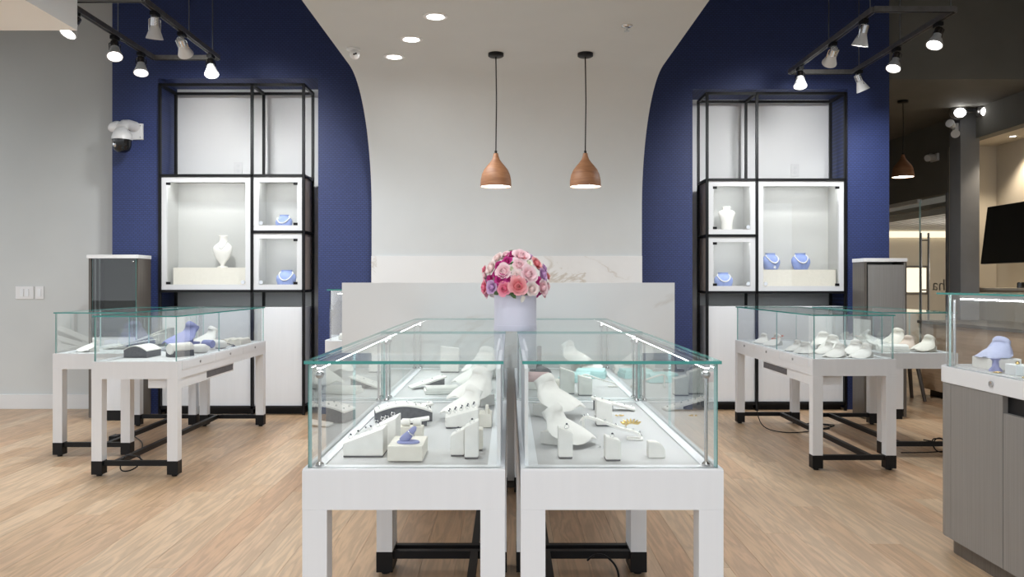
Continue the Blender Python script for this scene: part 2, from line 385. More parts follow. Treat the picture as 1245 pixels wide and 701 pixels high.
# glazed office front
d1 = thing('door_1', 'frameless glass office door with tall dark pull bars', 'door', (DX + .05, 9.5, 0)); d1['kind'] = 'structure'; del d1['category']
obj('pane', pane(DX + .045, DX + .055, 9.5, 10.18, .01, 2.165), ['glass_cab', 'pale_edge'], d1, world=True)
for sx in (-.035, .06):
    obj('pull_bar', T_([(DX + .05 + sx, 10.1, .35), (DX + .05 + sx, 10.1, 1.75)], .013, 10), 'rail', d1, smooth=True, world=True)
for z in (.5, 1.05, 1.66):
    obj('pull_bolt', T_([(DX + .015, 10.1, z), (DX + .11, 10.1, z)], .009, 8), 'rail', d1, smooth=True, world=True)
w1 = thing('window_1', 'fixed glass office panel beside the door', 'window', (DX + .05, 10.2, 0)); w1['kind'] = 'structure'; del w1['category']
obj('pane', pane(DX + .045, DX + .055, 10.2, 13.15, .01, 2.13), ['glass_cab', 'pale_edge'], w1, world=True)
obj('window_frame', B(DX + .02, DX + .08, 10.2, 13.15, 2.13, 2.175), 'baseboard', w1, world=True)
struct('trim_2', B(DX, DX + .1, 9.46, 9.5, 0, 2.175), 'column')
# mirrored lettering on the office glass
cu = bpy.data.curves.new('lettering', 'FONT'); cu.body = 'ha'; cu.size = .19; cu.extrude = .0006
tmp = bpy.data.objects.new('tmp_text', cu); C.objects.link(tmp); bpy.context.view_layer.update()
me = bpy.data.meshes.new_from_object(tmp.evaluated_get(bpy.context.evaluated_depsgraph_get())); bpy.data.objects.remove(tmp)
me.materials.clear()
me.transform(Matrix(((0, 0, 1, -.0062), (1.75, 0, 0, .08), (0, 1, 0, 1.05), (0, 0, 0, 1))))
o = link('lettering', me, 'frost', d1)

# lit band and picture in the office
tag(single('office_light_cove', B(0, 2.5, 0, .05, 0, .1), 'glow_warm', 'long warm light band under the slatted office ceiling', 'light', (5.3, 13.12, 1.86)))
t = thing('lit_picture', 'glowing cream picture in dark frame on office wall', 'picture', (6.3, 13.18, .95))
obj('frame', prism([(0, 0), (.40, 0), (.40, .46), (0, .46)], -.03, .0, 'y'), 'laminate_dk', t)
obj('picture_panel', B(.035, .365, -.04, -.03, .035, .425), 'glow_warm', t)

# ------------------------------------------------------------------ niche frames and wall cabinets
def niche(xs, zs, yf, dep, side, tagtxt):
    """xs: three uprights; side +1: small cabinets between xs[1],xs[2], -1: between xs[0],xs[1]"""
    b = .0225
    f = thing('metal_frame', 'black square-tube metal frame carrying the wall cabinets ' + tagtxt, 'frame', (sum(xs) / 3, yf, 0))
    yb = yf + dep - b
    for x in xs:
        obj('bar', B(x - b / 2, x + b / 2, yf, yf + b, 0, zs['top']), 'black_metal', f, world=True)
        obj('bar', B(x - b / 2, x + b / 2, yb, yb + b, 0, zs['top']), 'black_metal', f, world=True)
    for z in ('top', 'ct', 'cb', 'base'):
        zz = zs[z]
        obj('bar', B(xs[0], xs[2], yf, yf + b, zz - b, zz), 'black_metal', f, world=True)
        obj('bar', B(xs[0], xs[2], yb, yb + b, zz - b, zz), 'black_metal', f, world=True)
        for x in xs: obj('bar', B(x - b / 2, x + b / 2, yf + b, yb, zz - b, zz), 'black_metal', f, world=True)
    a, c = (xs[1], xs[2]) if side > 0 else (xs[0], xs[1])
    zz = zs['mid']; obj('bar', B(a, c, yf, yf + b, zz - b, zz), 'black_metal', f, world=True)
    oe = c if side > 0 else a
    obj('bar', B(oe - b / 2, oe + b / 2, yf + b, yb, zz - b, zz), 'black_metal', f, world=True)
    return f
def wall_cabinet(x0, x1, z0, z1, yf, dep, label, hinge, jamb=None, shelf=None):
    t = thing('wall_cabinet', label, 'display cabinet', ((x0 + x1) / 2, yf, z0))
    p = .018
    bm = bmesh.new()
    box(bm, x0, x1, yf + dep - p, yf + dep, z0, z1); box(bm, x0, x0 + p, yf + .03, yf + dep - p, z0, z1); box(bm, x1 - p, x1, yf + .03, yf + dep - p, z0, z1)
    box(bm, x0 + p, x1 - p, yf + .03, yf + dep - p, z0, z0 + p); box(bm, x0 + p, x1 - p, yf + .03, yf + dep - p, z1 - p, z1)
    obj('body', bm, 'cab_in', t, world=True)
    for sgn, xx in ((-1, x0), (1, x1)):
        obj('side_panel', B(xx, xx + sgn * .004, yf + .03, yf + dep, z0, z1), 'side_wood', t, world=True)
    fw = .045; bm = bmesh.new()
    box(bm, x0, x0 + fw, yf, yf + .025, z0, z1); box(bm, x1 - fw, x1, yf, yf + .025, z0, z1)
    box(bm, x0 + fw, x1 - fw, yf, yf + .025, z0, z0 + fw); box(bm, x0 + fw, x1 - fw, yf, yf + .025, z1 - fw, z1)
    dr = obj('door', bm, 'cab_door', t, world=True)
    obj('pane', pane(x0 + fw - .005, x1 - fw + .005, yf + .010, yf + .016, z0 + fw - .005, z1 - fw + .005), ['glass_cab', 'pale_edge'], dr, world=True)
    hx = x0 + fw + .012 if hinge < 0 else x1 - fw - .012
    for hz in (z0 + fw + .012, z1 - fw - .012):
        obj('hinge', B(hx - .018, hx + .018, yf - .004, yf + .01, hz - .011, hz + .011, .002), 'black_metal', dr, world=True)
    lx = x1 - fw - .02 if hinge < 0 else x0 + fw + .02
    obj('lock', mv(rot(lathe([(0, 0), (.017, 0), (.017, .012), (0, .012)], 16), R(90), 'X'), (lx, yf + .004, z0 + fw + .02)), 'chrome', dr, smooth=True, world=True)
    obj('led_strip', B(x0 + p + .03, x1 - p - .03, yf + .05, yf + .075, z1 - p - .016, z1 - p - .004), 'glow_cab', t, world=True)
    if jamb:
        ja, jb = jamb; obj('liner_panel', B(ja, jb, yf + .06, yf + dep - p, z0 + p, z1 - p - .02), 'white_plain', t, world=True)
    if shelf:
        obj('plinth', B(x0 + .06, x1 - .03, yf + .10, yf + .24, z0 + p, z0 + p + shelf), 'cream_pad', t, world=True)
    return t
LF, RF = 7.08, 7.33; DEP = .36
Lx = (-3.01, -2.216, -1.772); Lz = dict(top=2.857, ct=2.075, mid=1.59, cb=1.08, base=.075)
Rx = (1.767, 2.211, 3.0); Rz = dict(top=2.84, ct=2.07, mid=1.572, cb=1.066, base=.075)
niche(Lx, Lz, LF, DEP, 1, 'with the single white bust'); niche(Rx, Rz, RF, DEP, -1, 'with three blue busts')
g = .013
wall_cabinet(Lx[0] + g, Lx[1] - g, Lz['cb'], Lz['ct'] - .024, LF + .012, .33, 'large white-framed glass cabinet with one white necklace bust', -1, shelf=.175)
wall_cabinet(Lx[1] + g, Lx[2] - g, Lz['mid'], Lz['ct'] - .024, LF + .012, .33, 'small white-framed cabinet with shallow blue necklace cushion, above its twin', 1)
wall_cabinet(Lx[1] + g, Lx[2] - g, Lz['cb'], Lz['mid'] - .024, LF + .012, .33, 'small white-framed cabinet with blue bust and earring card', 1)
wall_cabinet(Rx[1] + g, Rx[2] - g, Rz['cb'], Rz['ct'] - .024, RF + .012, .33, 'large white-framed glass cabinet with two blue necklace busts', 1, shelf=.175)
wall_cabinet(Rx[0] + g, Rx[1] - g, Rz['mid'], Rz['ct'] - .024, RF + .012, .33, 'small white-framed cabinet with a slim white bust', -1)
wall_cabinet(Rx[0] + g, Rx[1] - g, Rz['cb'], Rz['mid'] - .024, RF + .012, .33, 'small white-framed cabinet with one round blue bust, below the slim white bust', -1)
def base_cabinet(x0, x1, yf, label):
    t = thing('base_cabinet', label, 'cabinet', ((x0 + x1) / 2, yf, 0))
    obj('body', B(x0 + .002, x1 - .002, yf + .02, yf + .31, .08, .93), 'white_plain', t, world=True)
    obj('door', B(x0, x1, yf, yf + .02, .078, .93, .002), 'white', t, world=True)
    obj('plinth', B(x0, x1, yf + .05, yf + .30, 0, .055), 'black_metal', t, world=True)
base_cabinet(Lx[0] + g, Lx[1] - g, LF + .028, 'wide white base cabinet below the single-bust wall cabinet')
base_cabinet(Lx[1] + g, Lx[2] - g, LF + .028, 'narrow white base cabinet below the earring-card cabinet')
base_cabinet(Rx[1] + g, Rx[2] - g, RF + .028, 'wide white base cabinet below the two-bust wall cabinet')
base_cabinet(Rx[0] + g, Rx[1] - g, RF + .028, 'narrow white base cabinet below the round blue bust cabinet')
def outlet(loc, label, n=1, switch=False):
    t = thing('switch_plate' if switch else 'wall_outlet', label, 'light switch' if switch else 'outlet', loc)
    w = .038 + .044 * (n - 1)
    obj('plate', B(-w, w, -.008, 0, -.058, .058, .003), 'plastic_white', t)
    for i in range(n):
        cx = (i - (n - 1) / 2) * .046
        if switch: obj('rocker', B(cx - .016, cx + .016, -.013, -.006, -.033, .033, .002), 'white_plain', t)
        else:
            for z in (-.022, .022): obj('socket', mv(rot(lathe([(0, 0), (.015, 0), (.015, .004), (0, .004)], 14), R(90), 'X'), (cx, -.007, z)), 'baseboard', t)
outlet((-2.49, 7.559, 2.19), 'white wall outlet above the single-bust cabinet')
outlet((2.72, 7.829, 2.21), 'white wall outlet above the two-bust cabinet')
outlet((-4.385, 7.449, 1.05), 'white double rocker light switch on grey wall', 2, True)
outlet((-4.25, 7.449, 1.05), 'white single rocker light switch beside the double switch', 1, True)
outlet((-3.2, 7.149, .14), 'white wall outlet near the floor beside the coiled cable')
outlet((3.16, 7.399, .16), 'white wall outlet near the floor behind the wooden tower')

# upright busts
def ell(cx, cy, z, a, b, n=20): return [(cx + a * math.cos(2 * PI * k / n), cy + b * math.sin(2 * PI * k / n), z) for k in range(n)]
def upright_bust(name, label, loc, h, secs, mt, group=None, rz=0, stand=True):
    t = thing(name, label, 'necklace bust', loc, rz, group)
    obj('torso', loft([ell(0, dy * h, z * h, a * h, b * h) for z, a, b, dy in secs]), mt, t, smooth=60)
    if stand: obj('stand', lathe([(0, 0), (.16 * h, 0), (.16 * h, .03 * h), (.06 * h, .05 * h), (.06 * h, .2 * h), (0, .2 * h)], 18, sy=.8), mt, t, smooth=True)
    return t
WB = [(.08, .06, .05, .0), (.16, .11, .07, 0), (.26, .19, .10, 0), (.38, .255, .13, 0), (.5, .295, .15, .01), (.59, .305, .15, .02), (.65, .29, .13, .04), (.71, .235, .11, .055), (.76, .165, .095, .07), (.81, .125, .09, .08), (.88, .118, .09, .08), (.96, .13, .10, .08), (.985, .14, .105, .08), (1.0, .13, .10, .08)]
SB = [(.0, .20, .14, .0), (.15, .20, .13, 0), (.4, .21, .13, 0), (.6, .27, .14, .02), (.76, .33, .14, .03), (.83, .27, .12, .04), (.88, .14, .10, .05), (.99, .15, .11, .05), (1.0, .145, .105, .05)]
BB = [(.0, .38, .28, 0), (.03, .41, .30, 0), (.2, .50, .35, 0), (.42, .57, .37, 0), (.6, .565, .33, .03), (.72, .50, .28, .06), (.80, .41, .25, .09), (.87, .335, .23, .11), (.94, .305, .22, .12), (1.0, .325, .235, .12)]
def strand(label, loc, h, secs, w, ztop, drop, r, mt, rz=0, beads=30, tilt=0):
    """U-shaped string of beads lying on the front of a bust of height h"""
    bm = bmesh.new()
    for i in range(beads):
        u = -1 + 2 * i / (beads - 1); x = w * math.sin(u * PI / 2); z = ztop - drop * math.cos(u * PI / 2) ** 1.2 + tilt * x
        for (z0, a0, b0, d0), (z1, a1, b1, d1) in zip(secs, secs[1:]):
            if z0 <= z <= z1:
                f = (z - z0) / (z1 - z0); a, b, dy = a0 + (a1 - a0) * f, b0 + (b1 - b0) * f, d0 + (d1 - d0) * f
        q = min(abs(x) / a, .98); y = dy - b * math.sqrt(1 - q * q)
        bmesh.ops.create_icosphere(bm, subdivisions=1, radius=r, matrix=Matrix.Translation((min(max(x, -a), a) * h, y * h - r * .8, z * h)))
    return single('bead_necklace', bm, mt, label, 'necklace', loc, rz, smooth='all')
zb = Lz['cb'] + .018
upright_bust('necklace_bust', 'tall white necklace bust alone on a cream plinth', (-2.53, LF + .18, zb + .176), .285, WB, 'offwhite')
strand('fine silver necklace on the tall white bust', (-2.53, LF + .18, zb + .176), .285, WB, .13, .80, .22, .0034, 'silver')
upright_bust('necklace_cushion', 'shallow blue necklace cushion in the upper small cabinet', (-1.985, LF + .17, Lz['mid'] + .018), .13, BB, 'blue_velvet', stand=False)
strand('white pearl strand on the shallow blue cushion', (-1.985, LF + .17, Lz['mid'] + .018), .13, BB, .42, .84, .42, .0062, 'pearl', tilt=.12)
upright_bust('necklace_bust', 'round blue necklace bust beside the earring card', (-1.965, LF + .17, zb), .155, BB, 'blue_velvet', stand=False)
strand('white pearl strand on the blue bust beside the earring card', (-1.965, LF + .17, zb), .155, BB, .40, .86, .45, .0065, 'pearl')
t = thing('earring_card', 'small white earring card beside a blue bust', 'earring card', (-1.85, LF + .14, zb))
obj('card', prism([(-.018, 0), (.018, 0), (.018, .075), (0, .09), (-.018, .075)], -.012, .012, 'y'), 'offwhite', t)
for s in (-1, 1): obj('earring', sphere(bmesh.new(), (s * .008, -.014, .045), .005, 8, 6), 'gem', t, smooth='all')
zr = Rz['cb'] + .018
for i, (x, dz) in enumerate(((2.39, 0), (2.66, 0))):
    lb = ('blue necklace bust with a star pendant strand', 'blue necklace bust beside the star pendant bust')[i]
    upright_bust('necklace_bust', lb, (x, RF + .17, zr + .176), .15, BB, 'blue_velvet', stand=False, rz=(R(14), R(0))[i])
    strand(('pearl strand with star pendant on blue bust', 'pearl strand on the blue bust beside the star pendant')[i], (x, RF + .17, zr + .176), .15, BB, .40, .87, .48, .0065, 'pearl', rz=(R(14), 0)[i])
star = bmesh.new(); vs = [star.verts.new(((.016 if k % 2 == 0 else .007) * math.cos(k * PI / 5), -.0, (.016 if k % 2 == 0 else .007) * math.sin(k * PI / 5))) for k in range(10)]
f = star.faces.new(vs); ex = bmesh.ops.extrude_face_region(star, geom=[f]); bmesh.ops.translate(star, verts=[v for v in ex['geom'] if isinstance(v, bmesh.types.BMVert)], vec=(0, .004, 0))
single('star_pendant', star, 'pearl', 'white star pendant at the foot of a blue bust', 'pendant', (2.40, RF + .10, zr + .176 + .02))
upright_bust('necklace_bust', 'slim white necklace bust in a small cabinet', (1.985, RF + .17, Rz['mid'] + .018), .245, SB, 'offwhite', stand=False)
upright_bust('necklace_bust', 'round blue necklace bust alone in a small cabinet', (1.955, RF + .17, zr), .15, BB, 'blue_velvet', stand=False)
strand('white pearl strand on the lone round blue bust', (1.955, RF + .17, zr), .15, BB, .40, .86, .42, .0065, 'pearl')

# ------------------------------------------------------------------ showcase tables
DZ, GT = .673, .947; HW = .254; LEG = .062
def showcase(name, label, cx, y0, L, off, side, drawers=False, centre=False, posts=()):
    """side: +1/-1 = the x side that faces the aisle (drawers or LED side)"""
    t = thing(name, label, 'display case', (cx, y0, 0))
    for sx in (-1, 1):
        for yy in (0, L - LEG):
            xa = sx * HW if sx < 0 else HW - LEG
            lg = obj('leg', B(xa, xa + LEG, yy, yy + LEG, .09, DZ - .098, .0015), 'white', t)
            obj('leg_shoe', B(xa - .001, xa + LEG + .001, yy - .001, yy + LEG + .001, .012, .092, .0015), 'black_metal', lg)
            obj('levelling_foot', lathe([(0, 0), (.016, 0), (.016, .012), (0, .012)], 12, off=(xa + LEG / 2, yy + LEG / 2, 0)), 'black_metal', lg)
    bm = bmesh.new(); az = DZ - .098; w = .02
    box(bm, -HW, HW, 0, w, az, DZ); box(bm, -HW, HW, L - w, L, az, DZ); box(bm, -HW, -HW + w, w, L - w, az, DZ); box(bm, HW - w, HW, w, L - w, az, DZ)
    obj('apron', bm, 'white', t)
    obj('deck', B(-HW + w, HW - w, w, L - w, DZ - .016, DZ - .001), 'deck', t)
    bm = bmesh.new(); rw = .014   # bright rail round the deck
    for a in ((-HW + .001, HW - .001, .001, .05), (-HW + .001, HW - .001, L - .05, L - .001), (-HW + .001, -HW + .045, .05, L - .05), (HW - .045, HW - .001, .05, L - .05)):
        box(bm, a[0], a[1], a[2], a[3], DZ, DZ + .004)
    obj('deck_rail', bm, 'white_plain', t)
    g0 = .008; gi = .008; e = .012   # glass set-back and thickness
    z0, z1 = DZ + .004, GT - .008
    obj('glass_top', pane(-HW + .004, HW - .004, .002, L - .002, GT - .008, GT), ['glass_top', 'teal_edge'], t)
    obj('glass_front', pane(-HW + e, HW - e, e, e + gi, z0, z1), ['glass', 'teal_edge'], t)
    obj('glass_back', pane(-HW + e, HW - e, L - e - gi, L - e, z0, z1), ['glass', 'teal_edge'], t)
    split = L * .42 if drawers else L * .5
    for sx in (-1, 1):
        xa = sx * (HW - e) - (gi if sx > 0 else 0)
        if centre and sx != side:
            for k, (ya, yb) in enumerate(((e + gi + .02, L * .53), (L * .5, L - e - gi - .02))):
                dd = obj('sliding_door', B(xa + (.0 if k else -.001) - (.012 * k) * sx, xa + gi - (.012 * k) * sx, ya, yb, z0, z1 - .016), 'white_plain', t)
        else:
            for k, (ya, yb) in enumerate(((e + gi, split), (split + .002, L - e - gi))):
                obj('glass_side', pane(xa, xa + gi, ya, yb, z0, z1), ['glass', 'pale_edge'], t)
    # LED bar under the top on the aisle side
    lx = side * (HW - .034)
    if centre:
     bar = obj('led_bar', B(lx - .007, lx + .007, .03, L - .03, z1 - .012, z1 - .001), 'steel', t)
     obj('led_strip', B(lx - .005, lx + .005, .035, L - .035, z1 - .0145, z1 - .012), 'glow_soft', bar)
    for (px_, py_) in posts:
        po = obj('post', T_([(px_, py_, DZ + .004), (px_, py_, z1 - .035)], .0045, 10), 'chrome', t, smooth=True)
        obj('post_foot', lathe([(0, 0), (.011, 0), (.011, .006), (.005, .012), (0, .012)], 14, off=(px_, py_, DZ + .004)), 'chrome', po, smooth=True)
        obj('post_knob', sphere(bmesh.new(), (px_, py_, z1 - .03), .0115, 14, 10, (1, 1, .85)), 'steel', po, smooth='all')
    # black base rails
    s = .0145
    for yy in (LEG / 2, L - LEG / 2): obj('stretcher', B(-HW + LEG, HW - LEG, yy - s, yy + s, .06, .09), 'black_metal', t)
    obj('stretcher', B(off - s, off + s, LEG / 2 + s, L - LEG / 2 - s, .06, .09), 'black_metal', t)
    if drawers:
        n = 3 if L > 1.5 else 2; yy = .065
        step = (L - .075) / n
        for k in range(n):
            d = obj('drawer', B(side * HW, side * (HW + .004), yy + k * step, yy + (k + 1) * step - .004, DZ - .05, DZ - .002), 'white', t)
            cy = yy + (k + .5) * step
            obj('lock', mv(rot(lathe([(0, 0), (.008, 0), (.008, .006), (.003, .006), (0, .004)], 12), R(90) * side, 'Y'), (side * (HW + .003), cy, DZ - .026)), 'steel', d, smooth=True)
        pb = obj('power_box', prism([(side * .05, DZ - .16), (side * (HW - .012), DZ - .16), (side * (HW - .012), DZ - .099), (side * .05, DZ - .099)], .07, 1.02 if L > 1.5 else .7, 'y'), 'white', t)
        obj('slot', B(side * (HW - .012), side * (HW - .010), .5 if L > 1.5 else .3, 1.0 if L > 1.5 else .66, DZ - .148, DZ - .108), 'dark_pad', pb)
    return t
def posts_for(side, L): return ((side * (HW - .036), .036), (side * (HW - .036), L - .036))
LC = 1.215
showcase('showcase_table', 'front white glass-topped showcase table holding the lavender ring cone', -.264, 2.058, LC, .127, -1, centre=True, posts=posts_for(-1, LC))
showcase('showcase_table', 'front white glass-topped showcase table holding the gold leaf bracelet', .283, 2.058, LC, -.136, 1, centre=True, posts=posts_for(1, LC))
showcase('showcase_table', 'white showcase table between the lavender ring cone case and the marble panel', -.264, 3.285, LC, .127, -1, centre=True, posts=posts_for(-1, LC))
showcase('showcase_table', 'white showcase table with teal trays before the marble panel', .283, 3.285, LC, -.136, 1, centre=True, posts=posts_for(1, LC))
showcase('showcase_table', 'long white showcase table with dark arched tray and bracelet roll', -2.205, 4.84, 1.75, -.125, 1, drawers=True)
showcase('showcase_table', 'short white showcase table with tiered trays near the grey wall', -2.741, 5.396, 1.2, .09, 1, drawers=False)
showcase('showcase_table', 'long white showcase table full of white sloping busts', 2.10, 5.0, 1.72, .11, -1, drawers=True)
showcase('showcase_table', 'short white showcase table with cream and peach busts before the wooden tower', 2.705, 5.42, 1.25, -.12, -1, drawers=False)

# ------------------------------------------------------------------ jewellery displays
D0 = DZ + .0004
def P(px, py, z=DZ):
    """deck point of a showcase read off as photo sight line"""
    d = (1.144 - z) * 1000 / (py - 343); return (px - 619) * d / 1000, d
def slope_block(label, loc, w, dp, h0, h1, rz=0, mt='offwhite', along='x', group=None, ring=None):
    t = thing('ring_block', label, 'display block', loc, rz, group)
    if along == 'x': bm = prism([(-w / 2, .004), (w / 2, .004), (w / 2, h1), (-w / 2, h0)], -dp / 2, dp / 2, 'y', .0018)
    else: bm = prism([(-dp / 2, .004), (dp / 2, .004), (dp / 2, h1), (-dp / 2, h0)], -w / 2, w / 2, 'x', .0018)
    obj('block', bm, mt, t, smooth=30)
    obj('base', B(-w / 2 + .001, w / 2 - .001, -dp / 2 + .001, dp / 2 - .001, 0, .004), 'dark_pad', t)
    return t
def ring(label, loc, r=.010, tilt=30, rz=0, mt='silver', gem='gem', group='rings on display'):
    r *= .75
    t = thing('finger_ring', label, 'ring', loc, rz, group)
    pts = [(r * math.cos(a), 0, r + r * math.sin(a)) for a in [2 * PI * k / 20 for k in range(20)]]
    obj('band', rot(T_(pts, .0012, 6, True), R(tilt), 'X'), mt, t, smooth='all')
    obj('stone', rot(lathe([(0, 2 * r - .001), (.0032, 2 * r + .002), (.0022, 2 * r + .004), (0, 2 * r + .004)], 8), R(tilt), 'X'), gem, t)
    return t
def ramp_bust(label, loc, s=1.0, rz=0, mt='offwhite', group=None, block=True, h=.07):
    """low sloping necklace bust: neck collar at the back, chest sweeping down to the front"""
    t = thing('sloping_bust', label, 'necklace bust', loc, rz, group)
    path = [(.036, h + .023, .034, .024), (.035, h + .022, .037, .027), (.033, h + .016, .0375, .027), (.030, h + .008, .038, .025), (.025, h + .001, .044, .019), (.013, h - .006, .060, .010), (-.010, h - .013, .073, .0058),
            (-.036, h - .022, .074, .0046), (-.060, h - .032, .068, .004), (-.078, h - .040, .055, .0034), (-.088, h - .0445, .038, .003), (-.093, h - .0465, .018, .003)]
    rings_ = []
    for i, (y, z, a, b) in enumerate(path):
        y2, z2 = path[min(i + 1, len(path) - 1)][:2]; y1, z1 = path[max(i - 1, 0)][:2]
        ty, tz = y2 - y1, z2 - z1; l = math.hypot(ty, tz); ny, nz = -tz / l, ty / l
        rr = []
        for k in range(18):
            a_ = 2 * PI * k / 18; u, v = math.cos(a_), math.sin(a_)
            sag = -.35 * a * u * u if 4 < i else -.02 * a * u * u      # wings curl down
            rr.append((u * a * s, (y - ny * v * b) * s, max((z - nz * v * b + sag) * s, .002)))
        rings_.append(rr)
    obj('torso', loft(rings_), mt, t, smooth=60)
    if block: obj('block', B(-.036 * s, .036 * s, -.012 * s, .05 * s, 0, .034 * s, .0015), mt, t); obj('neck_post', B(-.014 * s, .014 * s, .008 * s, .03 * s, .034 * s, (h - .008) * s), mt, t)
    return t
def arch_tray(label, loc, w, dp, h, rz=0, top='offwhite', side='dark_pad', studs=0, group=None):
    t = thing('arched_tray', label, 'jewellery tray', loc, rz, group)
    n = 14; cur = [(-w / 2 + w * i / n, h * (.42 + .58 * math.sin(PI * (.12 + .80 * i / n)))) for i in range(n + 1)]
    obj('body', prism([(-w / 2, 0), (w / 2, 0)] + [(a, b) for a, b in cur[::-1]], -dp / 2, dp / 2, 'y'), side, t)
    e = .003
    obj('pad', prism([(a, b + e * .1) for a, b in cur] + [(a, b + .006) for a, b in cur[::-1]], -dp / 2 - .004, dp / 2 + .004, 'y'), top, t, smooth=30)
    for i in range(studs):
        a, b = cur[1 + (i * 12) // max(studs - 1, 1)]
        for yy in (-dp / 4, dp / 4):
            obj('stud', sphere(bmesh.new(), (a, yy, b + .008), .0035, 8, 6), 'silver', t, smooth='all')
    return t
def strip_ramp(label, loc, L, w, h, rz=0, mt='offwhite', studs=0, group=None):
    """thin leaning pad on a small wedge"""
    t = thing('sloping_pad', label, 'jewellery tray', loc, rz, group)
    obj('pad', prism([(-L / 2, .0), (L / 2, h), (L / 2, h + .007), (-L / 2, .008)], -w / 2, w / 2, 'y', .001), mt, t)
    obj('wedge', prism([(0, 0), (L / 2 - .008, 0), (L / 2 - .008, h - .004), (0, h / 2 - .002)], -w / 2 + .01, w / 2 - .01, 'y'), 'dark_pad', t)
    for i in range(studs):
        u = -.42 + .84 * i / (studs - 1)
        obj('stud', sphere(bmesh.new(), (u * L, 0, h * (u + .5) + .010), .0035, 8, 6), 'silver', t, smooth='all')
    return t
def roll(label, loc, r, L, rz=0, mt='offwhite', base='dark_pad', group=None):
    t = thing('bracelet_roll', label, 'bracelet pillow', loc, rz, group)
    c = r + .014
    obj('roll', mv(rot(lathe([(0, -L / 2), (r * .35, -L / 2), (r * .4, -L / 2 + .004), (r * .55, -L / 2 + .002), (r * .9, -L / 2), (r, -L / 2 + .006), (r, L / 2 - .006), (r * .9, L / 2), (0, L / 2)], 22), R(90), 'X'), (0, 0, c)), mt, t, smooth=50)
    obj('cradle', prism([(-r * 1.2, 0), (r * 1.2, 0), (r * 1.1, c * .75), (r * .6, c * .35), (-r * .6, c * .35), (-r * 1.1, c * .75)], -L / 2 + .006, L / 2 - .006, 'y'), base, t)
    return t
def cushion(label, loc, a, b, h, rz=0, mt='cream_pad', group=None):
    o = single('cushion_pad', lathe([(0, 0), (.7, 0), (.95, .18), (1, .45), (.92, .75), (.6, .95), (0, 1)], 22), mt, label, 'bracelet pillow', loc, rz, group, smooth='all')
    o.scale = (a, b, h); return o
def flat_tray(label, loc, w, dp, h=.02, rz=0, mt='offwhite', group=None, rows=2):
    t = thing('ring_tray', label, 'jewellery tray', loc, rz, group)
    obj('tray', B(-w / 2, w / 2, -dp / 2, dp / 2, 0, h * .5, .002), mt, t)
    for i in range(rows):
        yy = -dp / 2 + dp * (i + .5) / rows
        obj('ridge', mv(rot(lathe([(0, -w / 2 + .006), (dp / rows * .42, -w / 2 + .006), (dp / rows * .42, w / 2 - .006), (0, w / 2 - .006)], 14), R(90), 'Y'), (0, yy, h * .5)), mt, t, smooth=50)
    return t

# --- front case with the lavender ring cone
x, d = P(441, 556); slope_block('wide white wedge ring block at the glass corner post', (x, d + .045, D0), .108, .085, .036, .076)
for i in range(5):
    ring('small silver ring with dark stone on a white wedge block', (x - .038 + i * .018, d + .025 + .012 * (i % 3), D0 + .046 + i * .0075), .007, 20, .4, group='rings on the wide wedge block')
slope_block('tall white wedge ring block behind the wide wedge block', (x + .035, d + .175, D0), .075, .11, .05, .085)
for i in range(4):
    ring('small silver ring with dark stone on the tall white wedge block', (x + .012 + i * .015, d + .15 + .02 * (i % 2), D0 + .066 + i * .0065), .007, 20, .3, group='rings on the tall wedge block')
x, d = P(492, 562)
t = thing('riser', 'square cream riser under the lavender ring cone', 'display block', (x, d + .075, D0)); obj('block', B(-.046, .046, -.072, .072, .002, .042, .002), 'cream_pad', t)
t = thing('ring_cone', 'lavender velvet ring cone leaning on an oval foot', 'ring stand', (x + .004, d + .045, D0 + .0425), 0)
obj('foot', lathe([(0, 0), (1, 0), (1.02, .003), (.9, .006), (0, .006)], 24, sx=.030, sy=.02), 'lavender_velvet', t, smooth=True)
bm = bmesh.new(); tube(bm, [(-.016, 0, .004), (-.008, 0, .012), (.004, 0, .024), (.016, 0, .038), (.020, 0, .043)], [.011, .0125, .0105, .007, .003], 14); obj('cone', bm, 'lavender_velvet', t, smooth='all')
o = thing('finger_ring', 'silver band ring on the lavender cone', 'ring', (x + .012, d + .045, D0 + .068))
obj('band', rot(T_([(.0105 * math.cos(a), .0105 * math.sin(a), 0) for a in [2 * PI * k / 20 for k in range(20)]], .0018, 6, True), R(-40) * -1, 'Y'), 'silver', o, smooth='all')
x, d = P(499, 534); t = thing('earring_stand', 'low cream block with two earring rolls behind the lavender cone', 'display block', (x, d + .03, D0))
obj('block', B(-.036, .036, -.02, .02, 0, .036, .002), 'cream_pad', t)
for s in (-1, 1): obj('roll', mv(rot(lathe([(0, -.012), (.011, -.012), (.012, -.01), (.012, .01), (.011, .012), (0, .012)], 16), R(90), 'Y'), (s * .017, 0, .046)), 'offwhite', t, smooth=50)
x, d = P(500, 514); arch_tray('white arched bracelet tray with dark grey sides', (x - .035, d + .06, D0 + .0), .19, .09, .052, R(12), studs=6)
strip_ramp('white leaning pad in front of the dark-sided arched tray', (x - .01, d - .05, D0), .15, .05, .02, R(6))
strip_ramp('white studded pad behind the dark-sided arched tray', (x - .03, d + .17, D0), .17, .06, .035, R(14), studs=6)
x, d = P(548, 521); ramp_bust('white sloping bust on a block between ring tray and arched tray', (x + .04, d + .20, D0), .98, R(-50), h=.08)
x, d = P(563, 521); x -= .008; tr = slope_block('white studded ring tray sloping up beside the paired blocks', (x, d + .05, D0), .105, .085, .034, .06, R(6))
for i in range(10):
    ring('dark stone ring on the sloping ring tray', (x - .04 + .02 * (i % 5), d + .03 + .035 * (i // 5), D0 + .042 + .0055 * (i % 5)), .0075, 25, .2, group='rings on the sloping ring tray')
x, d = P(556, 555); slope_block('shorter of two paired white ring blocks', (x, d + .03, D0), .037, .055, .055, .074)
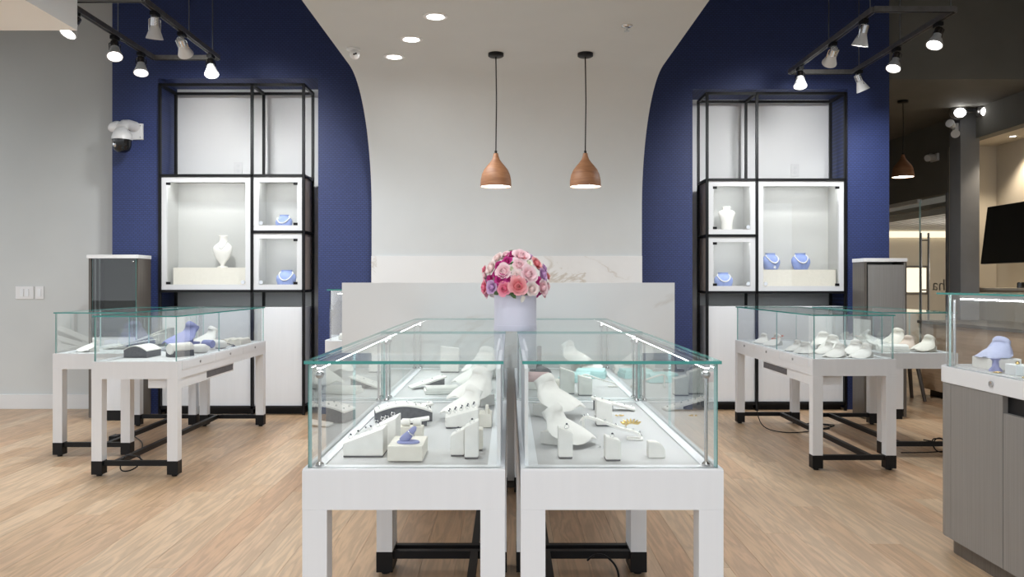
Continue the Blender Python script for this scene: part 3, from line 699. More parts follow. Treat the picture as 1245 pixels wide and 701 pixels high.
ring('dark stone ring on the shorter paired block', (x, d + .025, D0 + .062), .008, 20, .3)
x, d = P(573, 558); slope_block('taller of two paired white ring blocks', (x, d + .03, D0), .037, .055, .083, .101)
ring('dark stone ring on the taller paired block', (x, d + .025, D0 + .09), .008, 20, .3)
slope_block('cream block half hidden behind the paired ring blocks', (x + .012, d + .13, D0), .03, .05, .06, .06, mt='cream_pad')
x, d = P(598, 520)
t = thing('riser', 'plain cream riser under the arched bracelet stand', 'display block', (x - .016, d + .045, D0)); obj('block', B(-.021, .021, -.04, .04, 0, .044, .002), 'cream_pad', t)
def bracelet_arch(label, loc, s, rz=0, mt='offwhite', beads=0):
    t = thing('bracelet_stand', label, 'bracelet stand', loc, rz)
    path = [(-.11, .050), (-.105, .062), (-.095, .070), (-.080, .072), (-.05, .064), (-.01, .050), (.03, .036), (.06, .030), (.085, .022), (.092, .010), (.090, .002)]
    poly = path + [(a - .004 * (1 if i > 7 else .3), b - .007) for i, (a, b) in list(enumerate(path))[::-1]]
    poly = [(a * s, max(b, .0) * s) for a, b in poly]
    obj('band', prism(poly, -.012 * s, .012 * s, 'y'), mt, t, smooth=30)
    obj('foot', B(.045 * s, .098 * s, -.02 * s, .02 * s, 0, .004), mt, t)
    obj('prop', B(-.100 * s, -.092 * s, -.008 * s, .008 * s, 0, .062 * s), mt, t)
    for i in range(beads):
        u = i / max(beads - 1, 1) * 7; k = int(u); f = u - k; a = path[min(k + 2, 10)]; b = path[min(k + 3, 10)]
        obj('bead', sphere(bmesh.new(), ((a[0] + (b[0] - a[0]) * f) * s, 0, (a[1] + (b[1] - a[1]) * f + .003) * s), .004, 8, 6), 'silver', t, smooth='all')
    return t
bracelet_arch('cream arched bracelet stand on a plain riser', (x - .016, d + .045, D0 + .0445), .40, R(90), 'cream_pad')
x, d = P(585, 492); ramp_bust('large white sloping bust near the sliding doors behind the ring tray', (x + .02, d - .02, D0), 1.2, R(-40), h=.085)
# --- rear case behind it
x, d = P(537, 478); flat_tray('white ridged ring tray in the case before the marble panel', (x, d + .02, D0), .15, .10, .03, R(10), rows=3)
strip_ramp('white leaning pad beside the ridged ring tray', (x - .08, d + .19, D0), .16, .08, .045, R(20), studs=4)
x, d = P(575, 474); ramp_bust('white sloping bust beside the ridged ring tray', (x, d + .08, D0), 1.1, R(-50), h=.08)
x, d = P(547, 452); slope_block('tall plain white block next to the marble panel', (x, d, D0), .095, .05, .135, .125)
x, d = P(595, 462); ramp_bust('white sloping bust near the marble panel', (x, d + .1, D0), 1.2, R(-30), h=.09)
# --- front case with the gold bracelet
x, d = P(681, 543); ramp_bust('white sloping bust on a low block beside the narrow ring block', (x + .01, d + .05, D0), 1.05, R(56), h=.072)
x, d = P(672, 508); ramp_bust('large white sloping bust with silver chain behind a smaller bust', (x + .005, d + .05, D0), 1.2, R(50), h=.085)
x, d = P(688, 558); slope_block('tall narrow white ring block beside the sloping bust', (x, d + .03, D0), .038, .05, .083, .068)
ring('silver ring on the tall narrow block', (x + .004, d + .03, D0 + .076), .008, 20)
x, d = P(746, 561); slope_block('small white ring block near the gold leaf bracelet', (x, d + .03, D0), .040, .05, .064, .052)
ring('silver ring on the small block near the gold bracelet', (x, d + .03, D0 + .057), .007, 20)
x, d = P(799, 557)
t = thing('earring_block', 'small rounded white block with seam by the corner post', 'display block', (x, d + .02, D0))
q = [(-.022, 0), (.022, 0)] + [(-.008 + .030 * math.cos(a), .012 + .030 * math.sin(a)) for a in [PI / 2 * k / 8 for k in range(9)]] + [(-.022, .042)]
obj('block', prism(q, -.018, .018, 'y', .001), 'offwhite', t, smooth=30)
obj('seam', prism([(a * 1.03, b * 1.03) for a, b in q[2:]] + [(a, b) for a, b in q[2:][::-1]], -.013, -.0115, 'y'), 'cream_pad', t)
x, d = P(747, 536); bracelet_arch('white curved bracelet strip carrying the gold leaf bracelet', (x, d + .04, D0), .92, R(-8), beads=9)
t = thing('leaf_bracelet', 'gold leaf bracelet on the white curved strip', 'bracelet', (x + .055, d + .03, D0 + .036))
obj('band', T_([(-.02 + .004 * i, -.006 + .001 * i, .004 + .010 * math.sin(i / 3)) for i in range(8)], .002, 6), 'gold', t, smooth='all')
for i in range(7):
    lf = lathe([(0, 0), (.004, .006), (.003, .014), (0, .020)], 6, sy=.35); rot(lf, R(-60 + 20 * i), 'Y'); obj('leaf', mv(lf, (-.018 + .005 * i, -.004, .008)), 'gold', t)
x, d = P(735, 518); slope_block('white ring block in front of the leaning pad', (x, d + .03, D0), .052, .06, .085, .07)
x, d = P(747, 500); strip_ramp('white studded leaning pad behind the ring block', (x, d + .04, D0), .16, .055, .04, R(172), studs=6)
x, d = P(753, 506)
t = thing('brooch', 'small gold brooch lying on the grey deck', 'brooch', (x, d, D0 + .001))
for i in range(5): obj('petal', mv(lathe([(0, 0), (.005, .001), (.004, .004), (0, .005)], 8, sy=.5), (.012 * math.cos(i * 1.3), .006 * math.sin(i * 1.3), 0)), 'gold', t)
x, d = P(732, 545); t = thing('earring_pair', 'tiny silver earrings lying on the grey deck', 'earrings', (x, d, D0 + .001))
for s in (-1, 1): obj('earring', sphere(bmesh.new(), (s * .006, 0, .003), .003, 8, 6), 'silver', t, smooth='all')
x, d = P(645, 545)
# --- rear case with teal trays
x, d = P(690, 479); slope_block('taller white ring block before the teal trays', (x, d + .03, D0), .060, .06, .11, .09)
x, d = P(712, 481); slope_block('shorter white ring block before the teal trays', (x, d + .03, D0), .056, .06, .082, .07)
x, d = P(735, 470); bracelet_arch('white bent bracelet stand beside the teal trays', (x - .02, d, D0), .8, R(0))
x, d = P(700, 464); flat_tray('teal ridged tray next to the grey bracelet roll', (x + .0, d + .02, D0), .15, .12, .05, R(-10), 'teal_pad', rows=3)
flat_tray('teal ridged tray beside the white bent stand', (x + .10, d + .19, D0), .15, .12, .05, R(-10), 'teal_pad', rows=3)
x, d = P(668, 464); roll('grey bracelet roll beside the teal tray', (x - .03, d - .03, D0), .03, .11, R(10), 'dark_pad', 'offwhite')
x, d = P(679, 474); cushion('round cream watch pillow before the teal tray', (x, d - .0, D0), .035, .03, .05)
x, d = P(690, 452); ramp_bust('white sloping bust among the teal trays', (x + .03, d, D0), 1.15, R(50), h=.105)
x, d = P(652, 474); roll('pink bracelet roll near the sliding doors', (x, d + .05, D0), .03, .1, R(80), mat('pink_suede', (.62, .42, .42), .7), 'offwhite')
x, d = P(704, 445); t = thing('ring_cone', 'dark grey ring post standing at the back of the teal case', 'ring stand', (.16, 4.37, D0))
obj('post', lathe([(0, 0), (.02, 0), (.018, .01), (.012, .05), (.013, .13), (0, .135)], 14), 'dark_pad', t, smooth=50); obj('foot', B(-.05, .05, -.03, .03, 0, .008), 'dark_pad', t)
flat_tray('white ridged tray next to the marble panel', (.43, 4.29, D0), .12, .1, .04, 0, rows=2)

# --- long case on the grey wall side
arch_tray('dark-sided arched tray with white top near the showcase front', (-2.33, 5.23, D0), .15, .18, .07, R(-4))
roll('white bracelet roll on a dark cradle', (-2.10, 5.25, D0), .036, .16, R(-30))
t0 = cushion('white bracelet pillow behind the bracelet roll', (-2.07, 5.50, D0), .06, .05, .06, mt='offwhite')
cushion('white bracelet pillow beside the blue roll', (-2.06, 5.86, D0), .05, .04, .06, mt='offwhite')
roll('small blue bracelet roll between white pillows', (-2.10, 5.74, D0), .028, .08, R(70), 'lavender_velvet', 'offwhite')
flat_tray('long cream ridged tray near the far end', (-2.02, 6.25, D0), .24, .16, .05, R(90), 'cream_pad', rows=3)
ramp_bust('lavender sloping bust inside the long drawer case', (-2.30, 5.75, D0), 1.6, R(-40), 'lavender_velvet', h=.085)
ramp_bust('white sloping bust behind the lavender bust', (-2.27, 6.2, D0), 1.3, R(-40), h=.07)
flat_tray('white ridged tray beside the lavender bust', (-2.17, 6.02, D0 + .0), .1, .12, .05, 0, rows=2)
bracelet_arch('silver-beaded bracelet hoop at the tray end', (-2.05, 6.02, D0), .45, R(40), 'dark_pad', 5)
# short case
for i, (x, y, h) in enumerate(((-2.62, 5.85, .03), (-2.66, 6.02, .03), (-2.70, 6.2, .03))):
    lb = ('lowest white leaning tray in the tiered case', 'middle white leaning tray in the tiered case', 'rearmost white leaning tray in the tiered case')[i]
    t = strip_ramp(lb, (x, y, D0), .32, .14, .06 + .035 * i, R(0), studs=8)
ramp_bust('white sloping bust in the tiered tray case', (-2.86, 5.62, D0), .95, R(-60), h=.06)
# long case of white busts
bs = [(2.22, 5.16, 1.0, 72, .054, 'white sloping bust nearest the front glass'), (2.07, 5.20, .95, 66, .056, 'white sloping bust beside the front-glass bust'), (2.25, 5.36, 1.0, 50, .06, 'white sloping bust in second row of bust case'),
      (1.96, 5.50, .85, 40, .05, 'small white sloping bust by the lower drawer lock'), (2.2, 5.62, 1.0, 45, .075, 'white sloping bust in third row of bust case'), (1.95, 5.68, .85, 70, .052, 'small white sloping bust behind the drawer-lock bust'),
      (2.10, 5.46, .9, 80, .058, 'white sloping bust between the second and third rows'), (2.24, 5.88, 1.0, 30, .08, 'white sloping bust beside the coral strand bust'),
      (1.99, 6.18, 1.0, 78, .05, 'white sloping bust with coral strand'), (1.96, 6.42, .85, 60, .05, 'white sloping bust at the far end of the bust case')]
for x, y, s, a, h, lb in bs: ramp_bust(lb, (x, y, D0), s, R(-a), h=h)
bm = bmesh.new()
for k in range(26):
    a = 2 * PI * k / 26; bmesh.ops.create_icosphere(bm, subdivisions=1, radius=.004, matrix=Matrix.Translation((.042 * math.cos(a), .034 * math.sin(a), .012 * math.cos(a))))
single('bead_necklace', bm, mat('coral_bead', (.75, .30, .22), .4), 'coral bead strand on a white bust', 'necklace', (2.018, 6.185, D0 + .058), smooth='all')
# cushions case
M['peach'] = mat('peach_suede', (.66, .54, .46), .7)
ramp_bust('peach sloping bust beside the cream bust', (2.80, 5.80, D0), 1.0, R(-60), 'peach', h=.06)
ramp_bust('cream sloping bust near the short case corner', (2.88, 5.62, D0), 1.1, R(-70), 'cream_pad', h=.065)
ramp_bust('cream sloping bust behind the peach bust', (2.84, 6.05, D0), 1.2, R(-60), 'cream_pad', h=.075)
flat_tray('white ridged tray in the short case before the wooden tower', (2.57, 5.62, D0), .2, .16, .05, R(-20), rows=3)
ramp_bust('white sloping bust behind the ridged tray of the short case', (2.58, 5.85, D0), 1.15, R(50), h=.08)
slope_block('tall white card block in the short case', (2.64, 6.15, D0), .11, .05, .2, .19)

# ------------------------------------------------------------------ flower box
bx, by, bz = .0255, 3.392, GT
t = thing('flower_box', 'lavender round hat box filled with roses', 'flower box', (bx, by, bz))
obj('box', lathe([(0, 0), (.0875, 0), (.0885, .002), (.0885, .022), (.087, .0225), (.087, .145), (.084, .147), (.084, .12), (0, .12)], 48), 'lavender_box', t, smooth=40)
obj('floral_foam', lathe([(.083, .122), (.088, .15), (.092, .19), (.082, .24), (.05, .275), (0, .285)], 24), 'green', t, smooth='all')
def rose_mesh(seed, n_pet=24):
    rnd = random.Random(seed); V, F = [], []
    def petal(a0, r0, spread, h, curl, z0, inner):
        nu, nv = 6, 5; base = len(V)
        for j in range(nv):
            v = j / (nv - 1)
            for i in range(nu):
                u = -1 + 2 * i / (nu - 1); w = math.sin(PI * (.18 + .62 * v)) ** .7
                ang = a0 + u * spread * w
                r = r0 * ((.80 + .2 * math.sin(PI * v * .8) - .35 * v * v) if inner else (.42 + .58 * v ** .6)) + (0 if inner else curl * v ** 3 * (1 - .3 * u * u))
                z = z0 + h * v - curl * .55 * v ** 4 - .10 * h * u * u * v
                V.append((r * math.cos(ang), r * math.sin(ang), z + rnd.uniform(-.015, .015)))
        for j in range(nv - 1):
            for i in range(nu - 1):
                k = base + j * nu + i; F.append((k, k + 1, k + nu + 1, k + nu))
    a = rnd.random() * 6
    for i in range(n_pet):
        f = i / (n_pet - 1); a += 2.399
        petal(a, .13 + .70 * f ** .9, (1.5 if f < .35 else 1.05) - .3 * f, .80 - .30 * f, .05 + .24 * f ** 2, -.2, f < .4)
    k0 = len(V)
    for j in range(4):
        for i in range(8): V.append((.14 * math.cos(j * .45) * math.cos(i * PI / 4 + j * .3), .14 * math.cos(j * .45) * math.sin(i * PI / 4 + j * .3), .38 + .14 * math.sin(j * .45)))
    for j in range(3):
        for i in range(8): F.append((k0 + j * 8 + i, k0 + j * 8 + (i + 1) % 8, k0 + j * 8 + 8 + (i + 1) % 8, k0 + j * 8 + 8 + i))
    F.append(tuple(k0 + 24 + i for i in range(8)))
    me = bpy.data.meshes.new('rose'); me.from_pydata(V, [], F); me.update()
    me.polygons.foreach_set('use_smooth', [True] * len(me.polygons)); me.materials.append(None); return me
rm = [rose_mesh(s) for s in (1, 2, 3)]
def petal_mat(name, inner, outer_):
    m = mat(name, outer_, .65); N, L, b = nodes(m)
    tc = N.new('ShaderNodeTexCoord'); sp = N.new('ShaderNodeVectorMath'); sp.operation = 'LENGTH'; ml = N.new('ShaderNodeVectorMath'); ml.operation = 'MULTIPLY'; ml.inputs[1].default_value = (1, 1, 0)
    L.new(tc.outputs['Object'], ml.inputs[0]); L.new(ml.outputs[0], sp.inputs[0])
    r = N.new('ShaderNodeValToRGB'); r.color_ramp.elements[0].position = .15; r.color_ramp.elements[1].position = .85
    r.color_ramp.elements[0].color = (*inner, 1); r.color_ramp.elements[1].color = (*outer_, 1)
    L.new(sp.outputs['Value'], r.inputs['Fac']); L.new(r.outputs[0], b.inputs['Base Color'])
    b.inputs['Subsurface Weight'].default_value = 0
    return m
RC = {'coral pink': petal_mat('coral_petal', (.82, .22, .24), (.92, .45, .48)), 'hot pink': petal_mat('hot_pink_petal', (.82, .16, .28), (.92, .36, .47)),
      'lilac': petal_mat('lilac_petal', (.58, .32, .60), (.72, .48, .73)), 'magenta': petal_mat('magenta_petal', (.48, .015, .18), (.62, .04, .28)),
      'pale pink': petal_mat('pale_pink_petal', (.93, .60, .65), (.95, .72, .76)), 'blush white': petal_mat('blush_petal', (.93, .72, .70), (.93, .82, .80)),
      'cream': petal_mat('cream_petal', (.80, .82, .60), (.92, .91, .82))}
spec = [(360, 320, 58, 'coral pink'), (262, 340, 45, 'hot pink'), (170, 330, 44, 'lilac'), (115, 330, 42, 'hot pink'), (230, 270, 38, 'magenta'), (300, 262, 28, 'magenta'), (255, 210, 50, 'pale pink'), (350, 237, 37, 'blush white'),
        (318, 188, 26, 'cream'), (440, 230, 54, 'pale pink'), (545, 235, 44, 'lilac'), (465, 342, 45, 'blush white'), (545, 335, 48, 'pale pink'), (370, 160, 44, 'pale pink'), (440, 148, 28, 'cream'), (500, 150, 44, 'coral pink'),
        (280, 130, 32, 'magenta'), (222, 168, 32, 'magenta'), (165, 185, 50, 'blush white'), (210, 108, 45, 'blush white'), (110, 190, 28, 'hot pink'), (118, 238, 34, 'pale pink'), (155, 265, 30, 'magenta'), (385, 92, 52, 'pale pink'),
        (308, 84, 28, 'magenta'), (322, 62, 18, 'magenta'), (460, 95, 24, 'lilac'), (412, 112, 24, 'coral pink'), (560, 185, 34, 'lilac'), (588, 245, 28, 'coral pink'), (268, 82, 32, 'pale pink'), (502, 278, 30, 'magenta'), (588, 322, 30, 'pale pink'),
        (200, 225, 26, 'magenta'), (405, 300, 22, 'magenta')]
Zc = 1.105
roses = []
for u, v, r, c in spec:
    px_, py_ = 570 + u / 6.1, 295 + v / 6.1; k = .0033
    X = (px_ - 626.3) * k; Z = 1.144 - (py_ - 343) * k - Zc
    q = 1 - (X / .135) ** 2 - (max(Z, 0) / .178) ** 2; Y = -.118 * math.sqrt(max(q, .02))
    roses.append((X * 1.0, Y * 1.08, Z * .97 - (.016 if Z < .0 else 0), r / 6.1 * k * 1.32, c))
cols = list(RC)
i = 0
for z, n_, rad in ((.005, 6, .118), (.055, 5, .116), (.105, 4, .098), (.148, 2, .055)):
    for k_ in range(n_):
        a = R(14) + R(152) * k_ / (n_ - 1) if n_ > 2 else R(50 + 80 * k_)
        roses.append((rad * math.cos(a), rad * math.sin(a), z, .034, cols[(i * 3) % 7])); i += 1
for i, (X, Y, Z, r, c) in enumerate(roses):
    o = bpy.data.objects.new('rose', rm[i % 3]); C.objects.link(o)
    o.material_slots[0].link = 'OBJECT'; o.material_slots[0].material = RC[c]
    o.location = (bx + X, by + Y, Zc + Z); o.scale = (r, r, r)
    nrm = Vector((X / .12 ** 2, Y / .12 ** 2, max(Z, -.02) / .17 ** 2)).normalized()
    o.rotation_euler = (nrm.to_track_quat('Z', 'Y')).to_euler()
    wh = 'at the rim of' if Z < .035 else ('midway up' if Z < .10 else 'near the crown of')
    tag(o, ('large ' if r > .030 else 'small ' if r < .02 else 'medium ') + c + ' rose ' + wh + ' the hat box bouquet' + (', front row' if Y < -.09 else ', marble panel side' if Y > 0 else ''), 'rose', c + ' roses in the hat box')
for i, (X, Z, a) in enumerate(((.035, -.02, 20), (-.02, -.01, -40), (.075, .01, 60), (-.07, .0, -70))):
    lf = bmesh.new(); vs = [lf.verts.new(p) for p in ((0, 0, 0), (.009, -.004, .012), (.007, -.006, .026), (0, -.004, .034), (-.007, -.006, .026), (-.009, -.004, .012))]
    fc = lf.faces.new(vs); ex = bmesh.ops.extrude_face_region(lf, geom=[fc]); bmesh.ops.translate(lf, verts=[v for v in ex['geom'] if isinstance(v, bmesh.types.BMVert)], vec=(0, .0008, 0)); rot(lf, R(180 + a), 'Y')
    obj('leaf', mv(lf, (X, -.108, Zc + Z - bz + .01)), 'cream_pad' if i == 0 else 'green', t)

# ------------------------------------------------------------------ marble panel and sales counter behind it
t = thing('marble_panel', 'low white marble panel behind the central showcases', 'counter', (0, 4.56, 0))
obj('slab', B(-.927, .918, 4.56, 4.60, .045, 1.142, .001), 'marble', t, world=True)
obj('carcass', B(-.927, .918, 4.60, 4.82, .045, 1.138), 'white', t, world=True)
obj('plinth', B(-.90, .89, 4.59, 4.80, 0, .045), 'laminate_dk', t, world=True)
def rrect(x0, x1, y0, y1, r, corners):
    pts = []
    for (cx, cy, a0, key) in ((x1 - r, y1 - r, 0, 'ne'), (x0 + r, y1 - r, 90, 'nw'), (x0 + r, y0 + r, 180, 'sw'), (x1 - r, y0 + r, 270, 'se')):
        if key in corners:
            for k in range(9): a = R(a0 + 90 * k / 8); pts.append((cx + r * math.cos(a), cy + r * math.sin(a)))
        else: pts.append({'ne': (x1, y1), 'nw': (x0, y1), 'sw': (x0, y0), 'se': (x1, y0)}[key])
    return pts
def glass_wall(pts, z0, z1, th):
    """curved glass wall along an open outline"""
    bm = bmesh.new(); n = len(pts); nr = []
    for i in range(n):
        a = Vector(pts[max(i - 1, 0)]); b = Vector(pts[min(i + 1, n - 1)]); t_ = (b - a).normalized(); nr.append(Vector((-t_.y, t_.x)))
    I = [Vector(p) + nr[i] * th for i, p in enumerate(pts)]; O = [Vector(p) for p in pts]
    def vv(p, z): return bm.verts.new((p.x, p.y, z))
    a = [[vv(O[i], z0), vv(O[i], z1), vv(I[i], z1), vv(I[i], z0)] for i in range(n)]
    for i in range(n - 1):
        for k in range(4):
            f = bm.faces.new([a[i][k], a[i][(k + 1) % 4], a[i + 1][(k + 1) % 4], a[i + 1][k]]); f.material_index = 0 if k in (0, 2) else 1
    for e in (a[0], a[-1]): bm.faces.new(e).material_index = 1
    return bm
def counter(label, x0, x1, y0, y1, corners, r=.10, zt=.789, zg=1.10):
    t = thing('counter_case', label, 'display case', ((x0 + x1) / 2, (y0 + y1) / 2, 0))
    return t
# counter end showing past the marble panel
t = thing('counter_case', 'glass-topped counter behind the marble panel', 'display case', (-.8, 5.1, 0))
poly = rrect(-1.095, -.55, 4.83, 5.4, .1, ('sw', 'nw'))
obj('base', prism(poly, .07, .72, 'z'), 'laminate', t, smooth=30, world=True)
obj('plinth', prism(rrect(-1.06, -.55, 4.87, 5.36, .08, ('sw', 'nw')), 0, .07, 'z'), 'black_metal', t, smooth=30, world=True)
obj('band', prism(rrect(-1.10, -.55, 4.825, 5.405, .1, ('sw', 'nw')), .72, .80, 'z', .002), 'white_plain', t, smooth=30, world=True)
gp = [p for p in rrect(-1.075, -.57, 4.85, 5.38, .09, ('sw', 'nw'))]
obj('glass_wall', glass_wall([(-.57, 5.38)] + gp[1:-1] + [(-.57, 4.85)], .80, 1.095, .007), ['glass', 'pale_edge'], t, smooth=30, world=True)
obj('glass_top', pane(-1.075, -.57, 4.85, 5.38, 1.095, 1.103), ['glass_top', 'teal_edge'], t, world=True)
bar = obj('led_bar', B(-1.03, -.6, 4.89, 4.905, 1.078, 1.092), 'steel', t, world=True); obj('led_strip', B(-1.02, -.6, 4.892, 4.903, 1.074, 1.078), 'glow_soft', bar, world=True)
upright_bust('necklace_bust', 'white bust inside the counter behind the marble panel', (-.90, 5.06, .8005), .15, WB, 'offwhite')
flat_tray('white ridged tray in the counter behind the marble panel', (-.95, 4.95, .802), .14, .08, .04, 0)

# ------------------------------------------------------------------ big rounded counter at the entrance side
CX, CYF = 1.848, 3.58
t = thing('counter_case', 'dark laminate counter with rounded corner and glass display top', 'display case', (2.2, 2.6, 0))
X1, Y0 = 2.55, .9
ins = .03
poly = rrect(CX, X1, Y0, CYF, .10, ('nw',))
def sub(y0_, y1_, z0_, z1_, x0_=CX): return B(x0_, CX + .02, y0_, y1_, z0_, z1_)
obj('carcass', prism(rrect(CX + .02, X1, Y0, CYF - .02, .08, ('nw',)), .072, .72, 'z'), 'black_metal', t, smooth=30, world=True)
# curved end panel, flat panel and drawer / door fronts
arc = [(CX + .10 + .10 * math.cos(R(a)), CYF - .10 + .10 * math.sin(R(a))) for a in range(90, 181, 8)] + [(CX, CYF - .10), (CX, CYF - .137)]
arc2 = [(CX + .10 + .08 * math.cos(R(a)), CYF - .10 + .08 * math.sin(R(a))) for a in range(90, 181, 8)] + [(CX + .02, CYF - .10), (CX + .02, CYF - .137)]
obj('end_panel', prism(arc + arc2[::-1], .072, .72, 'z'), 'laminate', t, smooth=30, world=True)
obj('end_panel', B(CX + .10, X1, CYF - .02, CYF, .072, .72), 'laminate', t, world=True)
obj('side_panel', sub(3.08, CYF - .139, .072, .72), 'laminate', t, world=True)
obj('door', sub(2.15, 3.076, .072, .655), 'laminate', t, world=True)
obj('door', sub(Y0, 2.146, .072, .655), 'laminate', t, world=True)
obj('plinth', prism(rrect(CX + .035, X1, Y0, CYF - .035, .08, ('nw',)), 0, .072, 'z'), 'laminate_dk', t, smooth=30, world=True)
bd = obj('band', prism(rrect(CX - .006, X1, Y0, CYF + .006, .105, ('nw',)), .722, .789, 'z', .0015), 'white_plain', t, smooth=30, world=True)
for yy in (3.14, 2.3): obj('lock', mv(rot(lathe([(0, 0), (.012, 0), (.012, .006), (.005, .006), (0, .003)], 16), R(-90), 'Y'), (CX - .006, yy, .756)), 'chrome', bd, smooth=True, world=True)
obj('deck', B(CX + .03, X1 - .03, Y0 + .03, CYF - .06, .789, .792), 'deck', t, world=True)
gx, gy = CX + .012, CYF - .012
ga = [(X1 - .02, gy)] + [(gx + .09 + .09 * math.cos(R(a)), gy - .09 + .09 * math.sin(R(a))) for a in range(90, 181, 9)]
obj('glass_corner', glass_wall(ga, .789, 1.092, .007), ['glass', 'pale_edge'], t, smooth=30, world=True)
obj('glass_side', pane(gx, gx + .008, 2.7, gy - .093, .789, 1.092), ['glass', 'pale_edge'], t, world=True)
obj('glass_side', pane(gx, gx + .008, Y0 + .02, 2.697, .789, 1.092), ['glass', 'pale_edge'], t, world=True)
obj('glass_back', pane(X1 - .03, X1 - .022, Y0 + .02, gy - .01, .789, 1.092), ['glass', 'pale_edge'], t, world=True)
obj('glass_top', pane(gx - .004, X1 - .02, Y0, gy + .004, 1.092, 1.10), ['glass_top', 'teal_edge'], t, world=True)
for yy in (gy - .10,): obj('post', T_([(gx + .018, yy, .789), (gx + .018, yy, 1.07)], .006, 10), 'chrome', t, smooth=True, world=True)
bar = obj('led_bar', B(gx + .03, gx + .044, Y0 + .1, gy - .12, 1.076, 1.09), 'steel', t, world=True); obj('led_strip', B(gx + .032, gx + .042, Y0 + .1, gy - .12, 1.072, 1.076), 'glow_soft', bar, world=True)
dk = .7925
t = thing('riser', 'white riser under the lavender bust in the rounded counter', 'display block', (1.99, 3.36, dk)); obj('block', B(-.06, .06, -.07, .07, 0, .045, .002), 'offwhite', t)
ramp_bust('lavender sloping bust on a riser in the rounded counter', (2.0, 3.37, dk + .046), .95, R(-60), 'lavender_pale', h=.05, block=False)
o = single('ring_cone', lathe([(0, 0), (.024, 0), (.024, .006), (.013, .018), (.011, .04), (.02, .05), (0, .05)], 18), 'lavender_velvet', 'small lavender ring post in the rounded counter', 'ring stand', (1.925, 3.255, dk), smooth=50)
t = thing('gift_box', 'small white lidded ring box in the rounded counter', 'ring box', (1.935, 3.13, dk)); obj('box', B(-.028, .028, -.035, .035, 0, .04, .003), 'white_plain', t)
obj('bow', sphere(bmesh.new(), (0, 0, .044), .008, 10, 8), 'gold', t, smooth='all')
for i, (x, y) in enumerate(((1.90, 3.2), (1.90, 3.02), (1.93, 2.98))):
    tag(single('gold_ring', T_([(.014 * math.cos(a), .014 * math.sin(a), .002) for a in [2 * PI * k / 18 for k in range(18)]], .0022, 6, True), 'gold', 'thin gold band lying on the rounded counter deck', 'ring', (x, y, dk), group='gold bands on the deck', smooth='all'))
cushion('white bracelet pillow beside the teal jar in the counter', (1.95, 2.92, dk), .04, .03, .035, mt='offwhite')
single('jar', lathe([(0, 0), (.03, 0), (.032, .004), (.032, .06), (.026, .068), (.026, .08), (0, .08)], 20), 'teal_pad', 'pale teal jewellery jar in the rounded counter', 'jar', (1.985, 3.02, dk), smooth=40)
ramp_bust('tall grey sloping bust in the rounded counter', (2.22, 3.15, dk), 1.4, R(-30), 'dark_pad', h=.08)

# ------------------------------------------------------------------ tower display cabinets
def tower(label, x0, x1, y0, y1, zt, front, side):
    t = thing('tower_case', label, 'display cabinet', ((x0 + x1) / 2, y0, 0))
    obj('top', B(x0 - .005, x1 + .005, y0 - .005, y1, zt - .03, zt, .002), 'plastic_white', t, world=True)
    obj('back_panel', B(x0 + .022, x1 - .022, y1 - .02, y1, .085, zt - .03), 'tower_in', t, world=True)
    for a in (x0, x1 - .022): obj('side_panel', B(a, a + .022, y0 + .02 if front == 'glass' else y0, y1, .02, zt - .03), 'laminate_dk', t, world=True)
    if front == 'glass':
        obj('pane', pane(x0 + .04, x1 - .012, y0, y0 + .008, .70, zt - .03), ['glass_dark', 'teal_edge'], t, world=True)
        for a in (x0 + .09, x0 + .055): obj('post', T_([(a, y0 + .03, .68), (a, y0 + .03, zt - .03)], .008, 8), 'steel', t, smooth=True, world=True)
        obj('shelf', B(x0 + .022, x1 - .022, y0 + .03, y1 - .02, .70, .72), 'laminate_dk', t, world=True)
        obj('knob', sphere(bmesh.new(), (x1 - .03, y0 - .006, zt - .055), .009, 10, 8), 'chrome', t, smooth='all', world=True)
    else:
        obj('panel', B(x0 + .03, x1 - .03, y0 - .012, y0, .70, zt - .055), 'laminate', t, world=True)
        obj('edge_trim', B(x1 - .03, x1 - .018, y0 - .014, y0, .70, zt - .04), 'steel', t, world=True)
    obj('lower_panel', B(x0 + .04, x1 - .024, y0 + .005, y0 + .02, .085, .69), 'white', t, world=True)
    obj('plinth', B(x0 + .06, x1 - .03, y0 + .012, y1 - .03, 0, .083), 'black_metal', t, world=True)
tower('dark wooden tower case with smoked glass beside grey wall', -3.487, -3.075, 6.80, 7.06, 1.372, 'glass', 1)
tower('dark wooden tower case with brushed front beside glass office', 2.965, 3.32, 6.87, 7.10, 1.345, 'panel', -1)
single('price_plaque', prism([(-.075, 0), (.075, 0), (.075, .03), (-.075, .035)], -.01, .01, 'y'), mat('pale_yellow_card', (.62, .62, .42), .6), 'pale yellow card inside the smoked glass tower', 'card', (-3.2, 6.92, .72))

